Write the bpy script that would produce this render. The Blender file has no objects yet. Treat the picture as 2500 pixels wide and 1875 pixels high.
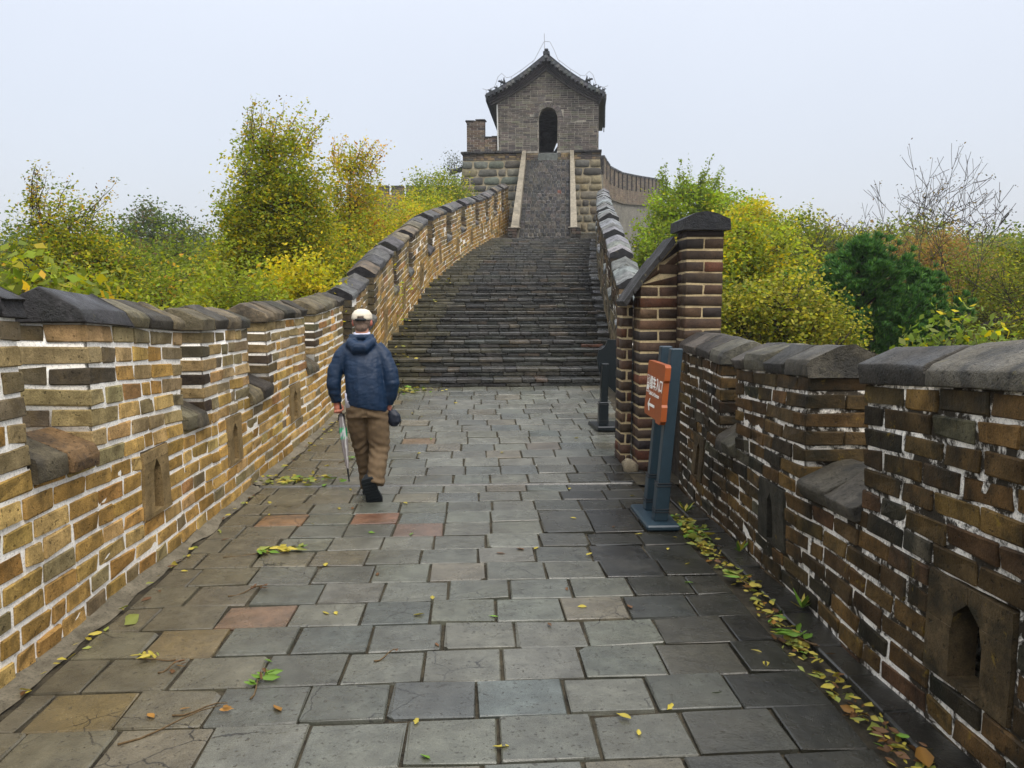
import bpy, bmesh, math, random
import numpy as np
from mathutils import Vector, Matrix, noise
rng = np.random.default_rng(7)
random.seed(7)
SC = bpy.context.scene
COL = SC.collection
R = math.radians

# ------------------------------------------------------------ camera, sky, sun, exposure
cam_d = bpy.data.cameras.new('camera')
cam_d.sensor_width = 36.0
cam_d.lens = 27.67
cam_d.clip_start = 0.05
cam_d.clip_end = 3000
cam = bpy.data.objects.new('camera', cam_d)
COL.objects.link(cam)
cam.location = (0, 0, 0)                       # eye level is height 0, the walkway lies 1.8 m below
cam.rotation_euler = (R(90 - 6.01), 0, R(-2.66))
SC.camera = cam

world = bpy.data.worlds.new('World')
SC.world = world
world.use_nodes = True
wn = world.node_tree.nodes
wl = world.node_tree.links
wn.clear()
w_out = wn.new('ShaderNodeOutputWorld')
w_sum = wn.new('ShaderNodeAddShader')
w_bg1 = wn.new('ShaderNodeBackground')
w_bg2 = wn.new('ShaderNodeBackground')
w_sky = wn.new('ShaderNodeTexSky')
w_sky.sky_type = 'NISHITA'
w_sky.sun_disc = False
SUN_EL, SUN_ROT = 56, 150
w_sky.sun_elevation = R(SUN_EL)
w_sky.sun_rotation = R(SUN_ROT)
w_sky.air_density = 1.0
w_sky.dust_density = 6.0
wl.new(w_sky.outputs[0], w_bg1.inputs[0])
w_bg1.inputs[1].default_value = 0.05
# overcast cloud cover: an even pale grey that brightens strongly towards the unseen zenith, to light the scene
w_tc = wn.new('ShaderNodeTexCoord')
w_sep = wn.new('ShaderNodeSeparateXYZ')
w_map = wn.new('ShaderNodeMapRange')
w_map.inputs[1].default_value = 0.0
w_map.inputs[2].default_value = 1.0
w_map.inputs[3].default_value = 1.0
w_map.inputs[4].default_value = 3.7
w_noise = wn.new('ShaderNodeTexNoise')
w_noise.inputs['Scale'].default_value = 2.2
w_noise.inputs['Detail'].default_value = 4
w_nr = wn.new('ShaderNodeMapRange')
w_nr.inputs[3].default_value = 0.94
w_nr.inputs[4].default_value = 1.05
w_mul = wn.new('ShaderNodeMath'); w_mul.operation = 'MULTIPLY'
w_sq = wn.new('ShaderNodeMath'); w_sq.operation = 'POWER'; w_sq.inputs[1].default_value = 2.5; w_sq.use_clamp = True
wl.new(w_tc.outputs['Generated'], w_sep.inputs[0])
wl.new(w_sep.outputs['Z'], w_sq.inputs[0]); wl.new(w_sq.outputs[0], w_map.inputs[0])
wl.new(w_tc.outputs['Generated'], w_noise.inputs['Vector'])
wl.new(w_noise.outputs[0], w_nr.inputs[0])
wl.new(w_map.outputs[0], w_mul.inputs[0])
wl.new(w_nr.outputs[0], w_mul.inputs[1])
w_bg2.inputs[0].default_value = (0.465, 0.483, 0.522, 1)
wl.new(w_mul.outputs[0], w_bg2.inputs[1])
wl.new(w_bg1.outputs[0], w_sum.inputs[0])
wl.new(w_bg2.outputs[0], w_sum.inputs[1])
wl.new(w_sum.outputs[0], w_out.inputs[0])

sun_d = bpy.data.lights.new('sun', 'SUN')
sun_d.energy = 1.5
sun_d.angle = R(25)
sun_d.color = (1.0, 0.95, 0.86)
sun = bpy.data.objects.new('sun', sun_d)
COL.objects.link(sun)
_az = R(SUN_ROT)   # the light comes from high on the right, a little behind the camera
_sd = Vector((math.sin(_az) * math.cos(R(SUN_EL)), math.cos(_az) * math.cos(R(SUN_EL)), math.sin(R(SUN_EL))))
sun.rotation_euler = _sd.to_track_quat('Z', 'Y').to_euler()
sun.location = (20, -20, 40)

SC.view_settings.view_transform = 'Standard'
SC.view_settings.look = 'None'
SC.view_settings.exposure = 0.40
SC.view_settings.gamma = 1.0
SC.view_settings.use_curve_mapping = False
SC.render.engine = 'CYCLES'
SC.cycles.max_bounces = 6
SC.cycles.diffuse_bounces = 3
SC.cycles.glossy_bounces = 2
SC.cycles.transmission_bounces = 3
SC.cycles.volume_bounces = 0
SC.cycles.sample_clamp_indirect = 6

# ------------------------------------------------------------ helpers: objects
def tag(o, label=None, cat=None, group=None, kind=None):
    if label: o['label'] = label
    if cat: o['category'] = cat
    if group: o['group'] = group
    if kind: o['kind'] = kind
    return o

def empty(name, loc=(0, 0, 0), label=None, cat=None, group=None, kind=None, rot=(0, 0, 0)):
    o = bpy.data.objects.new(name, None)
    o.location = loc
    o.rotation_euler = rot
    o.empty_display_size = 0.1
    COL.objects.link(o)
    return tag(o, label, cat, group, kind)

class MB:
    """collects pieces (vertices, faces, one colour) that become one mesh"""
    def __init__(s):
        s.v = []; s.f = []; s.c = []; s.n = 0; s.uv = None
    def add(s, v, f, col=(0.5, 0.5, 0.5)):
        v = np.asarray(v, float).reshape(-1, 3)
        s.v.append(v)
        n = s.n
        s.f.extend([tuple(i + n for i in q) for q in f])
        col = np.asarray(col, float)
        if col.ndim == 1:
            col = np.tile(col[:3], (len(v), 1))
        s.c.append(col)
        s.n += len(v)
        return s
    def build(s, name, mat, parent=None, smooth=False, loc=None):
        if not s.n: return None
        v = np.concatenate(s.v); c = np.concatenate(s.c)
        if parent is not None and loc is None:
            p = parent
            o3 = Vector((0, 0, 0))
            while p is not None:
                o3 = o3 + Vector(p.location); p = p.parent
            v = v - np.array(o3)
        me = bpy.data.meshes.new(name)
        me.from_pydata(v.tolist(), [], s.f)
        ca = me.color_attributes.new('col', 'FLOAT_COLOR', 'POINT')
        ca.data.foreach_set('color', np.concatenate([c, np.ones((len(c), 1))], 1).astype(np.float32).ravel())
        if smooth:
            me.polygons.foreach_set('use_smooth', np.ones(len(me.polygons), bool))
        if isinstance(mat, (list, tuple)):
            for m in mat: me.materials.append(m)
        else:
            me.materials.append(mat)
        o = bpy.data.objects.new(name, me)
        COL.objects.link(o)
        if parent is not None: o.parent = parent
        if loc is not None: o.location = loc
        return o

# chamfered box: 24 vertices
def _cbox():
    key = {}; P = []
    for sx in (-1, 1):
        for sy in (-1, 1):
            for sz in (-1, 1):
                for a in range(3):
                    key[(sx, sy, sz, a)] = len(P)
                    P.append((sx, sy, sz, a))
    F = []
    for a in range(3):
        b, c = (a + 1) % 3, (a + 2) % 3
        for s in (-1, 1):
            q = []
            for (p, r) in ((-1, -1), (1, -1), (1, 1), (-1, 1)):
                t = [0, 0, 0]; t[a] = s; t[b] = p; t[c] = r
                q.append(key[(*t, a)])
            F.append(tuple(q if s > 0 else q[::-1]))
    for a in range(3):            # edges running along axis a
        b, c = (a + 1) % 3, (a + 2) % 3
        for sb in (-1, 1):
            for sc in (-1, 1):
                def K(sa, face):
                    t = [0, 0, 0]; t[a] = sa; t[b] = sb; t[c] = sc
                    return key[(*t, face)]
                q = (K(-1, b), K(1, b), K(1, c), K(-1, c))
                F.append(q if sb * sc > 0 else q[::-1])
    for sx in (-1, 1):
        for sy in (-1, 1):
            for sz in (-1, 1):
                q = tuple(key[(sx, sy, sz, a)] for a in range(3))
                F.append(q if sx * sy * sz > 0 else q[::-1])
    return np.array([p[:3] for p in P], float), np.array([p[3] for p in P]), F
CB_S, CB_A, CB_F = _cbox()
# verify the winding by signed volume once, flipping any face that points inwards
def _fix(V, F):
    out = []
    c0 = V.mean(0)
    for f in F:
        p = V[list(f)]
        n = np.cross(p[1] - p[0], p[2] - p[0])
        out.append(f if np.dot(n, p.mean(0) - c0) > 0 else f[::-1])
    return out
_t = CB_S.copy()
for _i in range(24):
    for _a in range(3):
        if _a != CB_A[_i]: _t[_i, _a] *= 0.8
CB_F = _fix(_t, CB_F)
CB_R = [f[::-1] for f in CB_F]

def cbox(lo, hi, ch=0.01, jit=0.0, rg=None):
    """local coordinates of a chamfered, slightly uneven box"""
    rg = rg or rng
    lo = np.array(lo, float); hi = np.array(hi, float)
    c = (lo + hi) / 2; h = (hi - lo) / 2
    V = CB_S * h
    ins = np.minimum(ch, h * 0.6)
    for a in range(3):
        m = CB_A != a
        V[m, a] -= np.sign(CB_S[m, a]) * ins[a] * (rg.uniform(0.6, 1.5, m.sum()) if jit else 1)
    if jit:
        cj = rg.normal(0, jit, (8, 3))
        V += np.repeat(cj, 3, 0)
        V += rg.normal(0, jit * 0.5, V.shape)
    return V + c

SB_V = np.array([(x, y, z) for x in (0, 1) for y in (0, 1) for z in (0, 1)], float)
SB_F = [(0, 1, 3, 2), (4, 6, 7, 5), (0, 4, 5, 1), (2, 3, 7, 6), (0, 2, 6, 4), (1, 5, 7, 3)]
SB_F = _fix(SB_V, SB_F)
SB_R = [f[::-1] for f in SB_F]
def sbox(lo, hi):
    lo = np.array(lo, float); hi = np.array(hi, float)
    return lo + SB_V * (hi - lo)

def tube(pts, radii, seg=8, cap=True):
    """tapered tube through points: vertices, faces"""
    pts = [Vector(p) for p in pts]
    n = len(pts); V = []; F = []
    prev = None
    for i, p in enumerate(pts):
        t = (pts[min(i + 1, n - 1)] - pts[max(i - 1, 0)])
        if t.length < 1e-9: t = Vector((0, 0, 1))
        t.normalize()
        if prev is None:
            ref = Vector((1, 0, 0)) if abs(t.x) < 0.8 else Vector((0, 1, 0))
            a = t.cross(ref).normalized()
        else:
            a = (prev - t * prev.dot(t))
            a = a.normalized() if a.length > 1e-6 else t.orthogonal().normalized()
        b = t.cross(a)
        prev = a
        r = radii[i] if hasattr(radii, '__len__') else radii
        for k in range(seg):
            w = 2 * math.pi * k / seg
            V.append(p + (a * math.cos(w) + b * math.sin(w)) * r)
    for i in range(n - 1):
        for k in range(seg):
            k2 = (k + 1) % seg
            F.append((i * seg + k, i * seg + k2, (i + 1) * seg + k2, (i + 1) * seg + k))
    if cap:
        F.append(tuple(range(seg))[::-1]); F.append(tuple((n - 1) * seg + k for k in range(seg)))
    return np.array([tuple(v) for v in V]), F

def prism(poly, z0, z1):
    """poly (x,y) list extruded along z"""
    n = len(poly)
    V = [(x, y, z0) for x, y in poly] + [(x, y, z1) for x, y in poly]
    F = [tuple(range(n))[::-1], tuple(range(n, 2 * n))] + [(i, (i + 1) % n, n + (i + 1) % n, n + i) for i in range(n)]
    return np.array(V, float), F

# ------------------------------------------------------------ helpers: materials
def nodes(name):
    m = bpy.data.materials.new(name)
    m.use_nodes = True
    nt = m.node_tree
    return m, nt.nodes, nt.links, nt.nodes['Principled BSDF']

def _noise(n, l, vec, scale, detail=4, rough=0.6, dist=0.0):
    t = n.new('ShaderNodeTexNoise')
    t.inputs['Scale'].default_value = scale
    t.inputs['Detail'].default_value = detail
    t.inputs['Roughness'].default_value = rough
    t.inputs['Distortion'].default_value = dist
    if vec is not None: l.new(vec, t.inputs['Vector'])
    return t.outputs[0]

def _ramp(n, l, fac, a, b, va=0.0, vb=1.0):
    t = n.new('ShaderNodeMapRange')
    t.inputs[1].default_value = a; t.inputs[2].default_value = b
    t.inputs[3].default_value = va; t.inputs[4].default_value = vb
    l.new(fac, t.inputs[0])
    return t.outputs[0]

def _mix(n, l, fac, a, b, mode='MIX'):
    t = n.new('ShaderNodeMix'); t.data_type = 'RGBA'; t.blend_type = mode
    for s, v in ((0, fac), (6, a), (7, b)):
        if isinstance(v, (int, float)): t.inputs[s].default_value = v
        elif isinstance(v, tuple): t.inputs[s].default_value = (*v[:3], 1)
        else: l.new(v, t.inputs[s])
    return t.outputs[2]

def _math(n, l, op, a, b=None):
    t = n.new('ShaderNodeMath'); t.operation = op
    for s, v in ((0, a), (1, b)):
        if v is None: continue
        if isinstance(v, (int, float)): t.inputs[s].default_value = v
        else: l.new(v, t.inputs[s])
    return t.outputs[0]

def masonry(name, rough=0.85, var=0.45, bump=0.5, bscale=28, stain=None, stain_amt=0.4, stain_scale=2.5,
            lichen=None, lichen_amt=0.0, spec=0.3, wet=None, fine=130, streak=0.0, crack=0.0, bdist=0.012):
    """brick and stone: own colour from the piece, then grain, pits, stains and lichen"""
    m, n, l, b = nodes(name)
    at = n.new('ShaderNodeAttribute'); at.attribute_name = 'col'
    g = n.new('ShaderNodeNewGeometry')
    pos = g.outputs['Position']
    c = at.outputs['Color']
    n1 = _noise(n, l, pos, 9, 5, 0.65)
    v1 = _ramp(n, l, n1, 0.3, 0.7, 1 - var, 1 + var)
    c = _mix(n, l, 1.0, c, v1, 'MULTIPLY')
    n2 = _noise(n, l, pos, fine, 3, 0.7)
    v2 = _ramp(n, l, n2, 0.35, 0.65, 0.72, 1.22)
    c = _mix(n, l, 1.0, c, v2, 'MULTIPLY')
    pits = _ramp(n, l, _noise(n, l, pos, 46, 2, 0.5), 0.63, 0.70, 0, 0.65)
    c = _mix(n, l, pits, c, (0.02, 0.016, 0.01))
    if stain:
        s = _ramp(n, l, _noise(n, l, pos, stain_scale, 6, 0.7, 0.4), 0.47, 0.62, 0, stain_amt)
        c = _mix(n, l, s, c, stain)
    if streak:
        mp = n.new('ShaderNodeMapping'); mp.inputs['Scale'].default_value = (2.6, 2.6, 0.55); l.new(pos, mp.inputs['Vector'])
        s = _ramp(n, l, _noise(n, l, mp.outputs[0], 1.0, 5, 0.65, 0.2), 0.35, 0.68, 1 - streak, 1 + streak * .45)
        c = _mix(n, l, 1.0, c, s, 'MULTIPLY')
    if crack:
        vo = n.new('ShaderNodeTexVoronoi'); vo.feature = 'DISTANCE_TO_EDGE'; vo.inputs['Scale'].default_value = 2.1
        wv = n.new('ShaderNodeMixRGB'); wv.blend_type = 'ADD'; wv.inputs[0].default_value = 0.16
        nn_ = n.new('ShaderNodeTexNoise'); nn_.inputs['Scale'].default_value = 6; nn_.inputs['Detail'].default_value = 5; l.new(pos, nn_.inputs['Vector'])
        l.new(pos, wv.inputs[1]); l.new(nn_.outputs['Color'], wv.inputs[2]); l.new(wv.outputs[0], vo.inputs['Vector'])
        e = _ramp(n, l, vo.outputs['Distance'], 0.003, 0.009, 1, 0)
        mk = _ramp(n, l, _noise(n, l, pos, 1.1, 2, 0.5), 0.52, 0.58, 0, crack)
        c = _mix(n, l, _math(n, l, 'MULTIPLY', e, mk), c, (0.012, 0.011, 0.008))
    if lichen:
        s = _ramp(n, l, _noise(n, l, pos, 5.5, 6, 0.75, 0.3), 0.63, 0.68, 0, lichen_amt)
        c = _mix(n, l, s, c, lichen)
    l.new(c, b.inputs['Base Color'])
    if wet:
        r = _ramp(n, l, _noise(n, l, pos, wet[2], 4, 0.6), 0.35, 0.65, wet[0], wet[1])
        l.new(r, b.inputs['Roughness'])
    else:
        b.inputs['Roughness'].default_value = rough
    b.inputs['Specular IOR Level'].default_value = spec
    h = _math(n, l, 'ADD', _noise(n, l, pos, bscale, 5, 0.7), _math(n, l, 'MULTIPLY', n2, 0.35))
    h = _math(n, l, 'SUBTRACT', h, _math(n, l, 'MULTIPLY', pits, 0.6))
    bp = n.new('ShaderNodeBump')
    bp.inputs['Strength'].default_value = bump
    bp.inputs['Distance'].default_value = bdist
    l.new(h, bp.inputs['Height'])
    l.new(bp.outputs[0], b.inputs['Normal'])
    return m

def mortar(name, light, dark, lo=0.4, hi=0.6, scale=3.0):
    m, n, l, b = nodes(name)
    g = n.new('ShaderNodeNewGeometry'); pos = g.outputs['Position']
    a = _noise(n, l, pos, scale, 6, 0.75, 0.5)
    f = _ramp(n, l, a, lo, hi)
    c = _mix(n, l, f, dark, light)
    sp = _ramp(n, l, _noise(n, l, pos, 70, 4, 0.8), 0.36, 0.50, 0.6, 1.0)
    c = _mix(n, l, 1.0, c, sp, 'MULTIPLY')
    l.new(c, b.inputs['Base Color'])
    b.inputs['Roughness'].default_value = 0.9
    b.inputs['Specular IOR Level'].default_value = 0.2
    bp = n.new('ShaderNodeBump'); bp.inputs['Strength'].default_value = 0.8; bp.inputs['Distance'].default_value = 0.01
    l.new(_noise(n, l, pos, 60, 5, 0.8), bp.inputs['Height']); l.new(bp.outputs[0], b.inputs['Normal'])
    return m

def plain(name, col, rough=0.6, spec=0.4, var=0.15, scale=12, bump=0.1, metal=0.0):
    m, n, l, b = nodes(name)
    tc = n.new('ShaderNodeTexCoord'); pos = tc.outputs['Object']
    v = _ramp(n, l, _noise(n, l, pos, scale, 4, 0.6), 0.3, 0.7, 1 - var, 1 + var)
    l.new(_mix(n, l, 1.0, tuple(col), v, 'MULTIPLY'), b.inputs['Base Color'])
    b.inputs['Roughness'].default_value = rough
    b.inputs['Specular IOR Level'].default_value = spec
    b.inputs['Metallic'].default_value = metal
    if bump:
        bp = n.new('ShaderNodeBump'); bp.inputs['Strength'].default_value = bump; bp.inputs['Distance'].default_value = 0.01
        l.new(_noise(n, l, pos, scale * 5, 4, 0.6), bp.inputs['Height']); l.new(bp.outputs[0], b.inputs['Normal'])
    return m

M = {}
M['brick_tan'] = masonry('tan_brick', rough=0.85, var=0.30, bump=0.7, stain=(0.12, 0.085, 0.035), stain_amt=0.5, stain_scale=5.5, spec=.1, streak=.32)
M['brick_dark'] = masonry('dark_wet_brick', var=0.5, bump=0.6, stain=(0.012, 0.014, 0.010), stain_amt=0.75, stain_scale=3.0,
                          lichen=(0.30, 0.20, 0.02), lichen_amt=0.35, wet=(0.5, 0.85, 4), spec=.14, streak=.4)
M['brick_pier'] = masonry('pier_brick', var=0.3, bump=0.45, stain=(0.016, 0.015, 0.015), stain_amt=0.4, stain_scale=4, wet=(0.5, 0.8, 5), spec=.15)
M['brick_step'] = masonry('wet_step_brick', var=0.55, bump=0.7, stain=(0.010, 0.012, 0.008), stain_amt=0.6, stain_scale=1.6,
                          wet=(0.15, 0.4, 3), spec=0.5)
M['brick_tower'] = masonry('tower_brick', var=0.25, bump=0.3, stain=(0.045, 0.042, 0.04), stain_amt=0.45, stain_scale=0.8, streak=.3)
M['coping_tan'] = masonry('weathered_coping', var=0.4, bump=0.8, stain=(0.03, 0.028, 0.025), stain_amt=0.75, stain_scale=3.2, bscale=16, wet=(0.45, 0.8, 3), spec=.15, bdist=.03)
M['coping_dark'] = masonry('dark_coping', var=0.4, bump=0.8, stain=(0.02, 0.02, 0.018), stain_amt=0.75, stain_scale=3.6, bscale=16,
                           lichen=(0.25, 0.22, 0.10), lichen_amt=0.4, wet=(0.35, 0.7, 4), spec=0.25, bdist=.03)
M['paver'] = masonry('wet_paver', var=0.28, bump=0.4, stain=(0.06, 0.055, 0.04), stain_amt=0.35, stain_scale=1.8, bscale=14,
                     wet=(0.13, 0.40, 1.6), spec=0.55, fine=170, streak=.22, crack=.85)
M['stone'] = masonry('tower_stone', var=0.35, bump=0.6, stain=(0.05, 0.05, 0.04), stain_amt=0.4, stain_scale=1.2, bscale=8)
M['mortar_white'] = mortar('white_lime_mortar', (0.94, 0.90, 0.81), (0.20, 0.14, 0.07), 0.31, 0.37)
M['mortar_right'] = mortar('patchy_mortar', (0.85, 0.80, 0.70), (0.035, 0.028, 0.018), 0.46, 0.54, 5.0)
M['mortar_tan'] = mortar('tan_mortar', (0.52, 0.41, 0.23), (0.20, 0.15, 0.09), 0.3, 0.5)
M['mortar_base'] = mortar('base_mortar', (0.36, 0.31, 0.21), (0.15, 0.13, 0.09), 0.3, 0.55)
M['mortar_tower'] = mortar('grey_mortar', (0.38, 0.35, 0.29), (0.16, 0.15, 0.13), 0.35, 0.6)
M['mortar_dark'] = mortar('dark_joint', (0.06, 0.055, 0.04), (0.018, 0.016, 0.012), 0.4, 0.65)
M['grit'] = mortar('joint_grit', (0.075, 0.062, 0.038), (0.018, 0.015, 0.010), 0.35, 0.65, 7)
M['grout'] = mortar('rough_concrete', (0.24, 0.21, 0.15), (0.07, 0.06, 0.04), 0.3, 0.7, 5)
# ------------------------------------------------------------ the rampart's course: plan and slope
Y_F = np.array([-6, 7.7, 10, 13.1, 15.8, 20, 26, 31.5, 37.5, 60.])
Z_F = np.array([-1.8, -1.8, -1.665, -1.43, -0.715, 0.46, 1.575, 2.38, 3.3, 6.0])
YL = np.array([-6, 5, 7.7, 10.2, 13.1, 15.8, 20, 26, 31.5, 38]); XL = np.array([-2.2, -2.2, -2.19, -2.05, -1.83, -1.62, -1.06, -0.13, 0.69, 1.75])
YR = np.array([-6, 5, 7.7, 13.1, 15.8, 20, 26, 31.5, 38]); XR = np.array([1.955, 1.955, 2.02, 2.46, 2.71, 3.14, 4.0, 4.85, 5.9])
_yy = np.arange(-8, 60, 0.05)
def _sm(xs, ys, w):
    v = np.interp(_yy, xs, ys); k = np.hanning(int(w / 0.05)); k /= k.sum()
    p = len(k) // 2
    return np.convolve(np.pad(v, p, mode='edge'), k, 'same')[p:-p][:len(_yy)]
_zs = _sm(Y_F, Z_F, 1.6); _xl = _sm(YL, XL, 3.0); _xr = _sm(YR, XR, 3.0)
def floor_z(y): return np.interp(y, _yy, _zs)
def xl(y): return np.interp(y, _yy, _xl)
def xr(y): return np.interp(y, _yy, _xr)

def make_path(xf, side, bulge=0.012, seed=0.0):
    def P(V):
        """V columns: y along the wall, h above the walk, d outwards from the inner face"""
        y, h, d = V[:, 0], V[:, 1], V[:, 2]
        dx = (xf(y + 0.05) - xf(y - 0.05)) / 0.1
        k = 1 / np.sqrt(1 + dx * dx)
        b = bulge * (np.sin(y * 1.7 + seed) * np.cos(h * 2.3 + seed * 2) + 0.6 * np.sin(y * 4.1 + h * 3 + seed))
        dd = d + b
        return np.stack([xf(y) + side * dd * k, y - side * dd * dx * k, floor_z(y) + h], 1)
    P.side = side
    return P

def pick(pal, rg=rng, cn=0.03):
    w = np.array([p[0] for p in pal], float); w /= w.sum()
    c = np.array(pal[rg.choice(len(pal), p=w)][1])
    return c * rg.uniform(0.82, 1.18) * (1 + rg.normal(0, cn, 3))

PAL_TAN = [(5, (0.46, 0.285, 0.085)), (3, (0.39, 0.230, 0.064)), (3, (0.50, 0.335, 0.125)), (2, (0.29, 0.225, 0.11)), (0.5, (0.37, 0.19, 0.07)), (.45, (0.20, 0.155, 0.085))]
PAL_TANTOP = [(3, (0.22, 0.175, 0.095)), (3, (0.31, 0.23, 0.11)), (.8, (0.15, 0.12, 0.07)), (3, (0.38, 0.27, 0.125)), (0.7, (0.29, 0.155, 0.065))]
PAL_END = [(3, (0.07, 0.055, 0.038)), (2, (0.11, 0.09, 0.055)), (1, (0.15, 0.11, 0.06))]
PAL_DARK = [(5, (0.068, 0.043, 0.018)), (4, (0.100, 0.059, 0.021)), (1.7, (0.034, 0.027, 0.016)), (1.3, (0.150, 0.088, 0.027)), (1, (0.080, 0.044, 0.021)), (.8, (0.085, 0.075, 0.045))]
PAL_PIER = [(5, (0.062, 0.040, 0.026)), (3, (0.085, 0.050, 0.030)), (0.6, (0.105, 0.042, 0.022)), (2, (0.036, 0.028, 0.024))]

def fill(a, b, rg, lens=(0.34, 0.31, 0.26, 0.17), p=(0.35, 0.25, 0.2, 0.2)):
    out = []; y = a
    while y < b - 1e-6:
        L = rg.choice(lens, p=p) * rg.uniform(0.93, 1.07)
        if b - (y + L) < 0.11: L = b - y
        out.append((y, min(y + L, b))); y += L
    return out

def minus(iv, cuts):
    out = [iv]
    for c0, c1 in cuts:
        nx = []
        for a, b in out:
            if c1 <= a or c0 >= b: nx.append((a, b)); continue
            if c0 - a > 0.03: nx.append((a, c0))
            if b - c1 > 0.03: nx.append((c1, b))
        out = nx
    return out

def masonry_wall(root, P, y0, y1, merlons, toph, nc, nsill, slots, pal, paltop, palend, bmat, mmat, ncut, seed,
                 gap=0.026, singles=300, near=True, thick=0.42, below=3, body_down=6.0, mgrid=0.03, endy='near', proud=0.010, mamp=0.0035, moff=0.0):
    rg = np.random.default_rng(seed)
    recs = []      # (distance key, V, F, col)
    side = P.side
    F1, F0 = (CB_F, CB_R) if side < 0 else (CB_R, CB_F)
    # local (y,h,d) is right handed? y x h = d ; world: y->+Y, h->+Z, d->side*X ; YxZ=X so side +1 keeps handedness
    FF = CB_F if side > 0 else CB_R
    SF = SB_F if side > 0 else SB_R
    def H(y, c): return toph(y) * c / nc
    def slab_cut(c):
        return [(s['y'] - s['w'] / 2, s['y'] + s['w'] / 2) for s in slots if s['c0'] <= c < s['c1']]
    def put(a, b, c, d0, d1, col, full=False):
        ym = (a + b) / 2; g = gap / 2
        h0, h1 = H(ym, c) + g, H(ym, c + 1) - g
        if near:
            lo = (a + g, h0, d0); hi = (b - g, h1, d1)
            V = cbox(lo, hi, 0.0055, 0.0036, rg)
            V[:, 1] += (V[:, 0] - ym) * (toph(b) - toph(a)) / max(b - a, .01) * c / nc + rg.normal(0, 0.002)
            if not full: V[:, 2] += rg.normal(0, 0.0022)
            recs.append((ym, P(V), FF, col))
        else:
            lo = (a + g, h0, d0 + rg.normal(0, 0.004)); hi = (b - g, h1, d1)
            V = sbox(lo, hi) + rg.normal(0, 0.002, (8, 3))
            recs.append((ym, P(V), SF, col))
    for c in range(-below, nsill):
        for a, b in minus((y0, y1), slab_cut(c)):
            for p, q in fill(a - (0 if a > y0 else rg.uniform(0, .3)), b, rg):
                t = c / nc
                col = pick(pal if rg.random() > (t - 0.42) * 1.3 else paltop, rg)
                put(p, q, c, -proud, 0.19, col)
    for (ma, mb) in merlons:
        for c in range(nsill, nc):
            L0, L1 = ((0.36, 0.18) if c % 2 else (0.19, 0.36))
            if mb - ma < 0.75: L0, L1 = 0.28, 0.2
            for (a, b, e) in ((ma, ma + L0, 1), (mb - L1, mb, 2)):
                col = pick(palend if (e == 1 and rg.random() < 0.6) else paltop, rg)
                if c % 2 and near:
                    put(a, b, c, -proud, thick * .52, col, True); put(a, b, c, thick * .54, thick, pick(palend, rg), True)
                else: put(a, b, c, -proud, thick, col, True)
            if not near:
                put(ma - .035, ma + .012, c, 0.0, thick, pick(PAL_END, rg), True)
            for p, q in fill(ma + L0, mb - L1, rg):
                put(p, q, c, -proud, 0.19, pick(paltop if rg.random() < 0.2 + 0.75 * (c - nsill) / (nc - nsill) else pal, rg))
                if near: put(p, q, c, thick - 0.19, thick, pick(paltop, rg))
    recs.sort(key=lambda r: r[0])
    first = [r for r in recs if r[0] > ncut][:singles] if singles else []
    ids = set(id(r) for r in first)
    for r in first:
        MB().add(r[1], r[2], r[3]).build('brick', bmat, root)
    mb = MB()
    for r in recs:
        if id(r) not in ids: mb.add(r[1], r[2], r[3])
    o = mb.build('brickwork', bmat, root)
    if o: o['kind'] = 'stuff'
    # mortar skin on the inner face
    mm = MB()
    def skin(a, b, hlo, hhi, step):
        ny = max(1, int(round((b - a) / step))); 
        ys = np.linspace(a, b, ny + 1)
        hl = np.array([hlo(y) for y in ys]); hh = np.array([hhi(y) for y in ys])
        nh = max(1, int(round(np.mean(hh - hl) / step)))
        V = []
        for j in range(nh + 1):
            h = hl + (hh - hl) * j / nh
            V.append(np.stack([ys, h, np.zeros_like(ys)], 1))
        V = np.concatenate(V)
        nz = np.array([noise.fractal(Vector((y * 11, h * 11, seed * 3.1)), 0.8, 2.0, 3) for y, h, _ in V]) if near else rg.normal(0, .5, len(V))
        V[:, 2] = 0.0 - moff - mamp * np.clip(nz, -1, 1) * 1.1
        F = []
        for j in range(nh):
            for i in range(ny):
                q = (j * (ny + 1) + i, j * (ny + 1) + i + 1, (j + 1) * (ny + 1) + i + 1, (j + 1) * (ny + 1) + i)
                F.append(q[::-1] if side > 0 else q)
        mm.add(P(V), F, (0.6, 0.6, 0.6))
    def core(a, b, hlo, hhi, d0, d1):
        n = max(1, int((b - a) / 0.6)); ys = np.linspace(a, b, n + 1)
        for i in range(n):
            V = sbox((ys[i], 0, d0), (ys[i + 1], 1, d1))
            for k in range(8):
                V[k, 1] = hhi(V[k, 0]) if V[k, 1] > .5 else hlo(V[k, 0])
            mm.add(P(V), SF, (0.6, 0.6, 0.6))
    hb = lambda y: -below * toph(y) / nc
    hs = lambda y: H(y, nsill)
    ht = lambda y: toph(y)
    cuts = [(s['y'] - s['w'] / 2, s['y'] + s['w'] / 2) for s in slots]
    for a, b in minus((y0, y1), cuts):
        skin(a, b, hb, hs, mgrid); core(a, b, hb, lambda y: hs(y) - .004, 0.03, thick - 0.03)
    for s in slots:
        a, b = s['y'] - s['w'] / 2, s['y'] + s['w'] / 2
        l0, l1 = (lambda y, s=s: H(y, s['c0'])), (lambda y, s=s: H(y, s['c1']))
        skin(a, b, hb, l0, mgrid); core(a, b, hb, l0, 0.03, thick - 0.03)
        skin(a, b, l1, hs, mgrid); core(a, b, l1, hs, 0.03, thick - 0.03)
        core(a, b, l0, l1, thick - 0.1, thick - 0.03)
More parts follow.
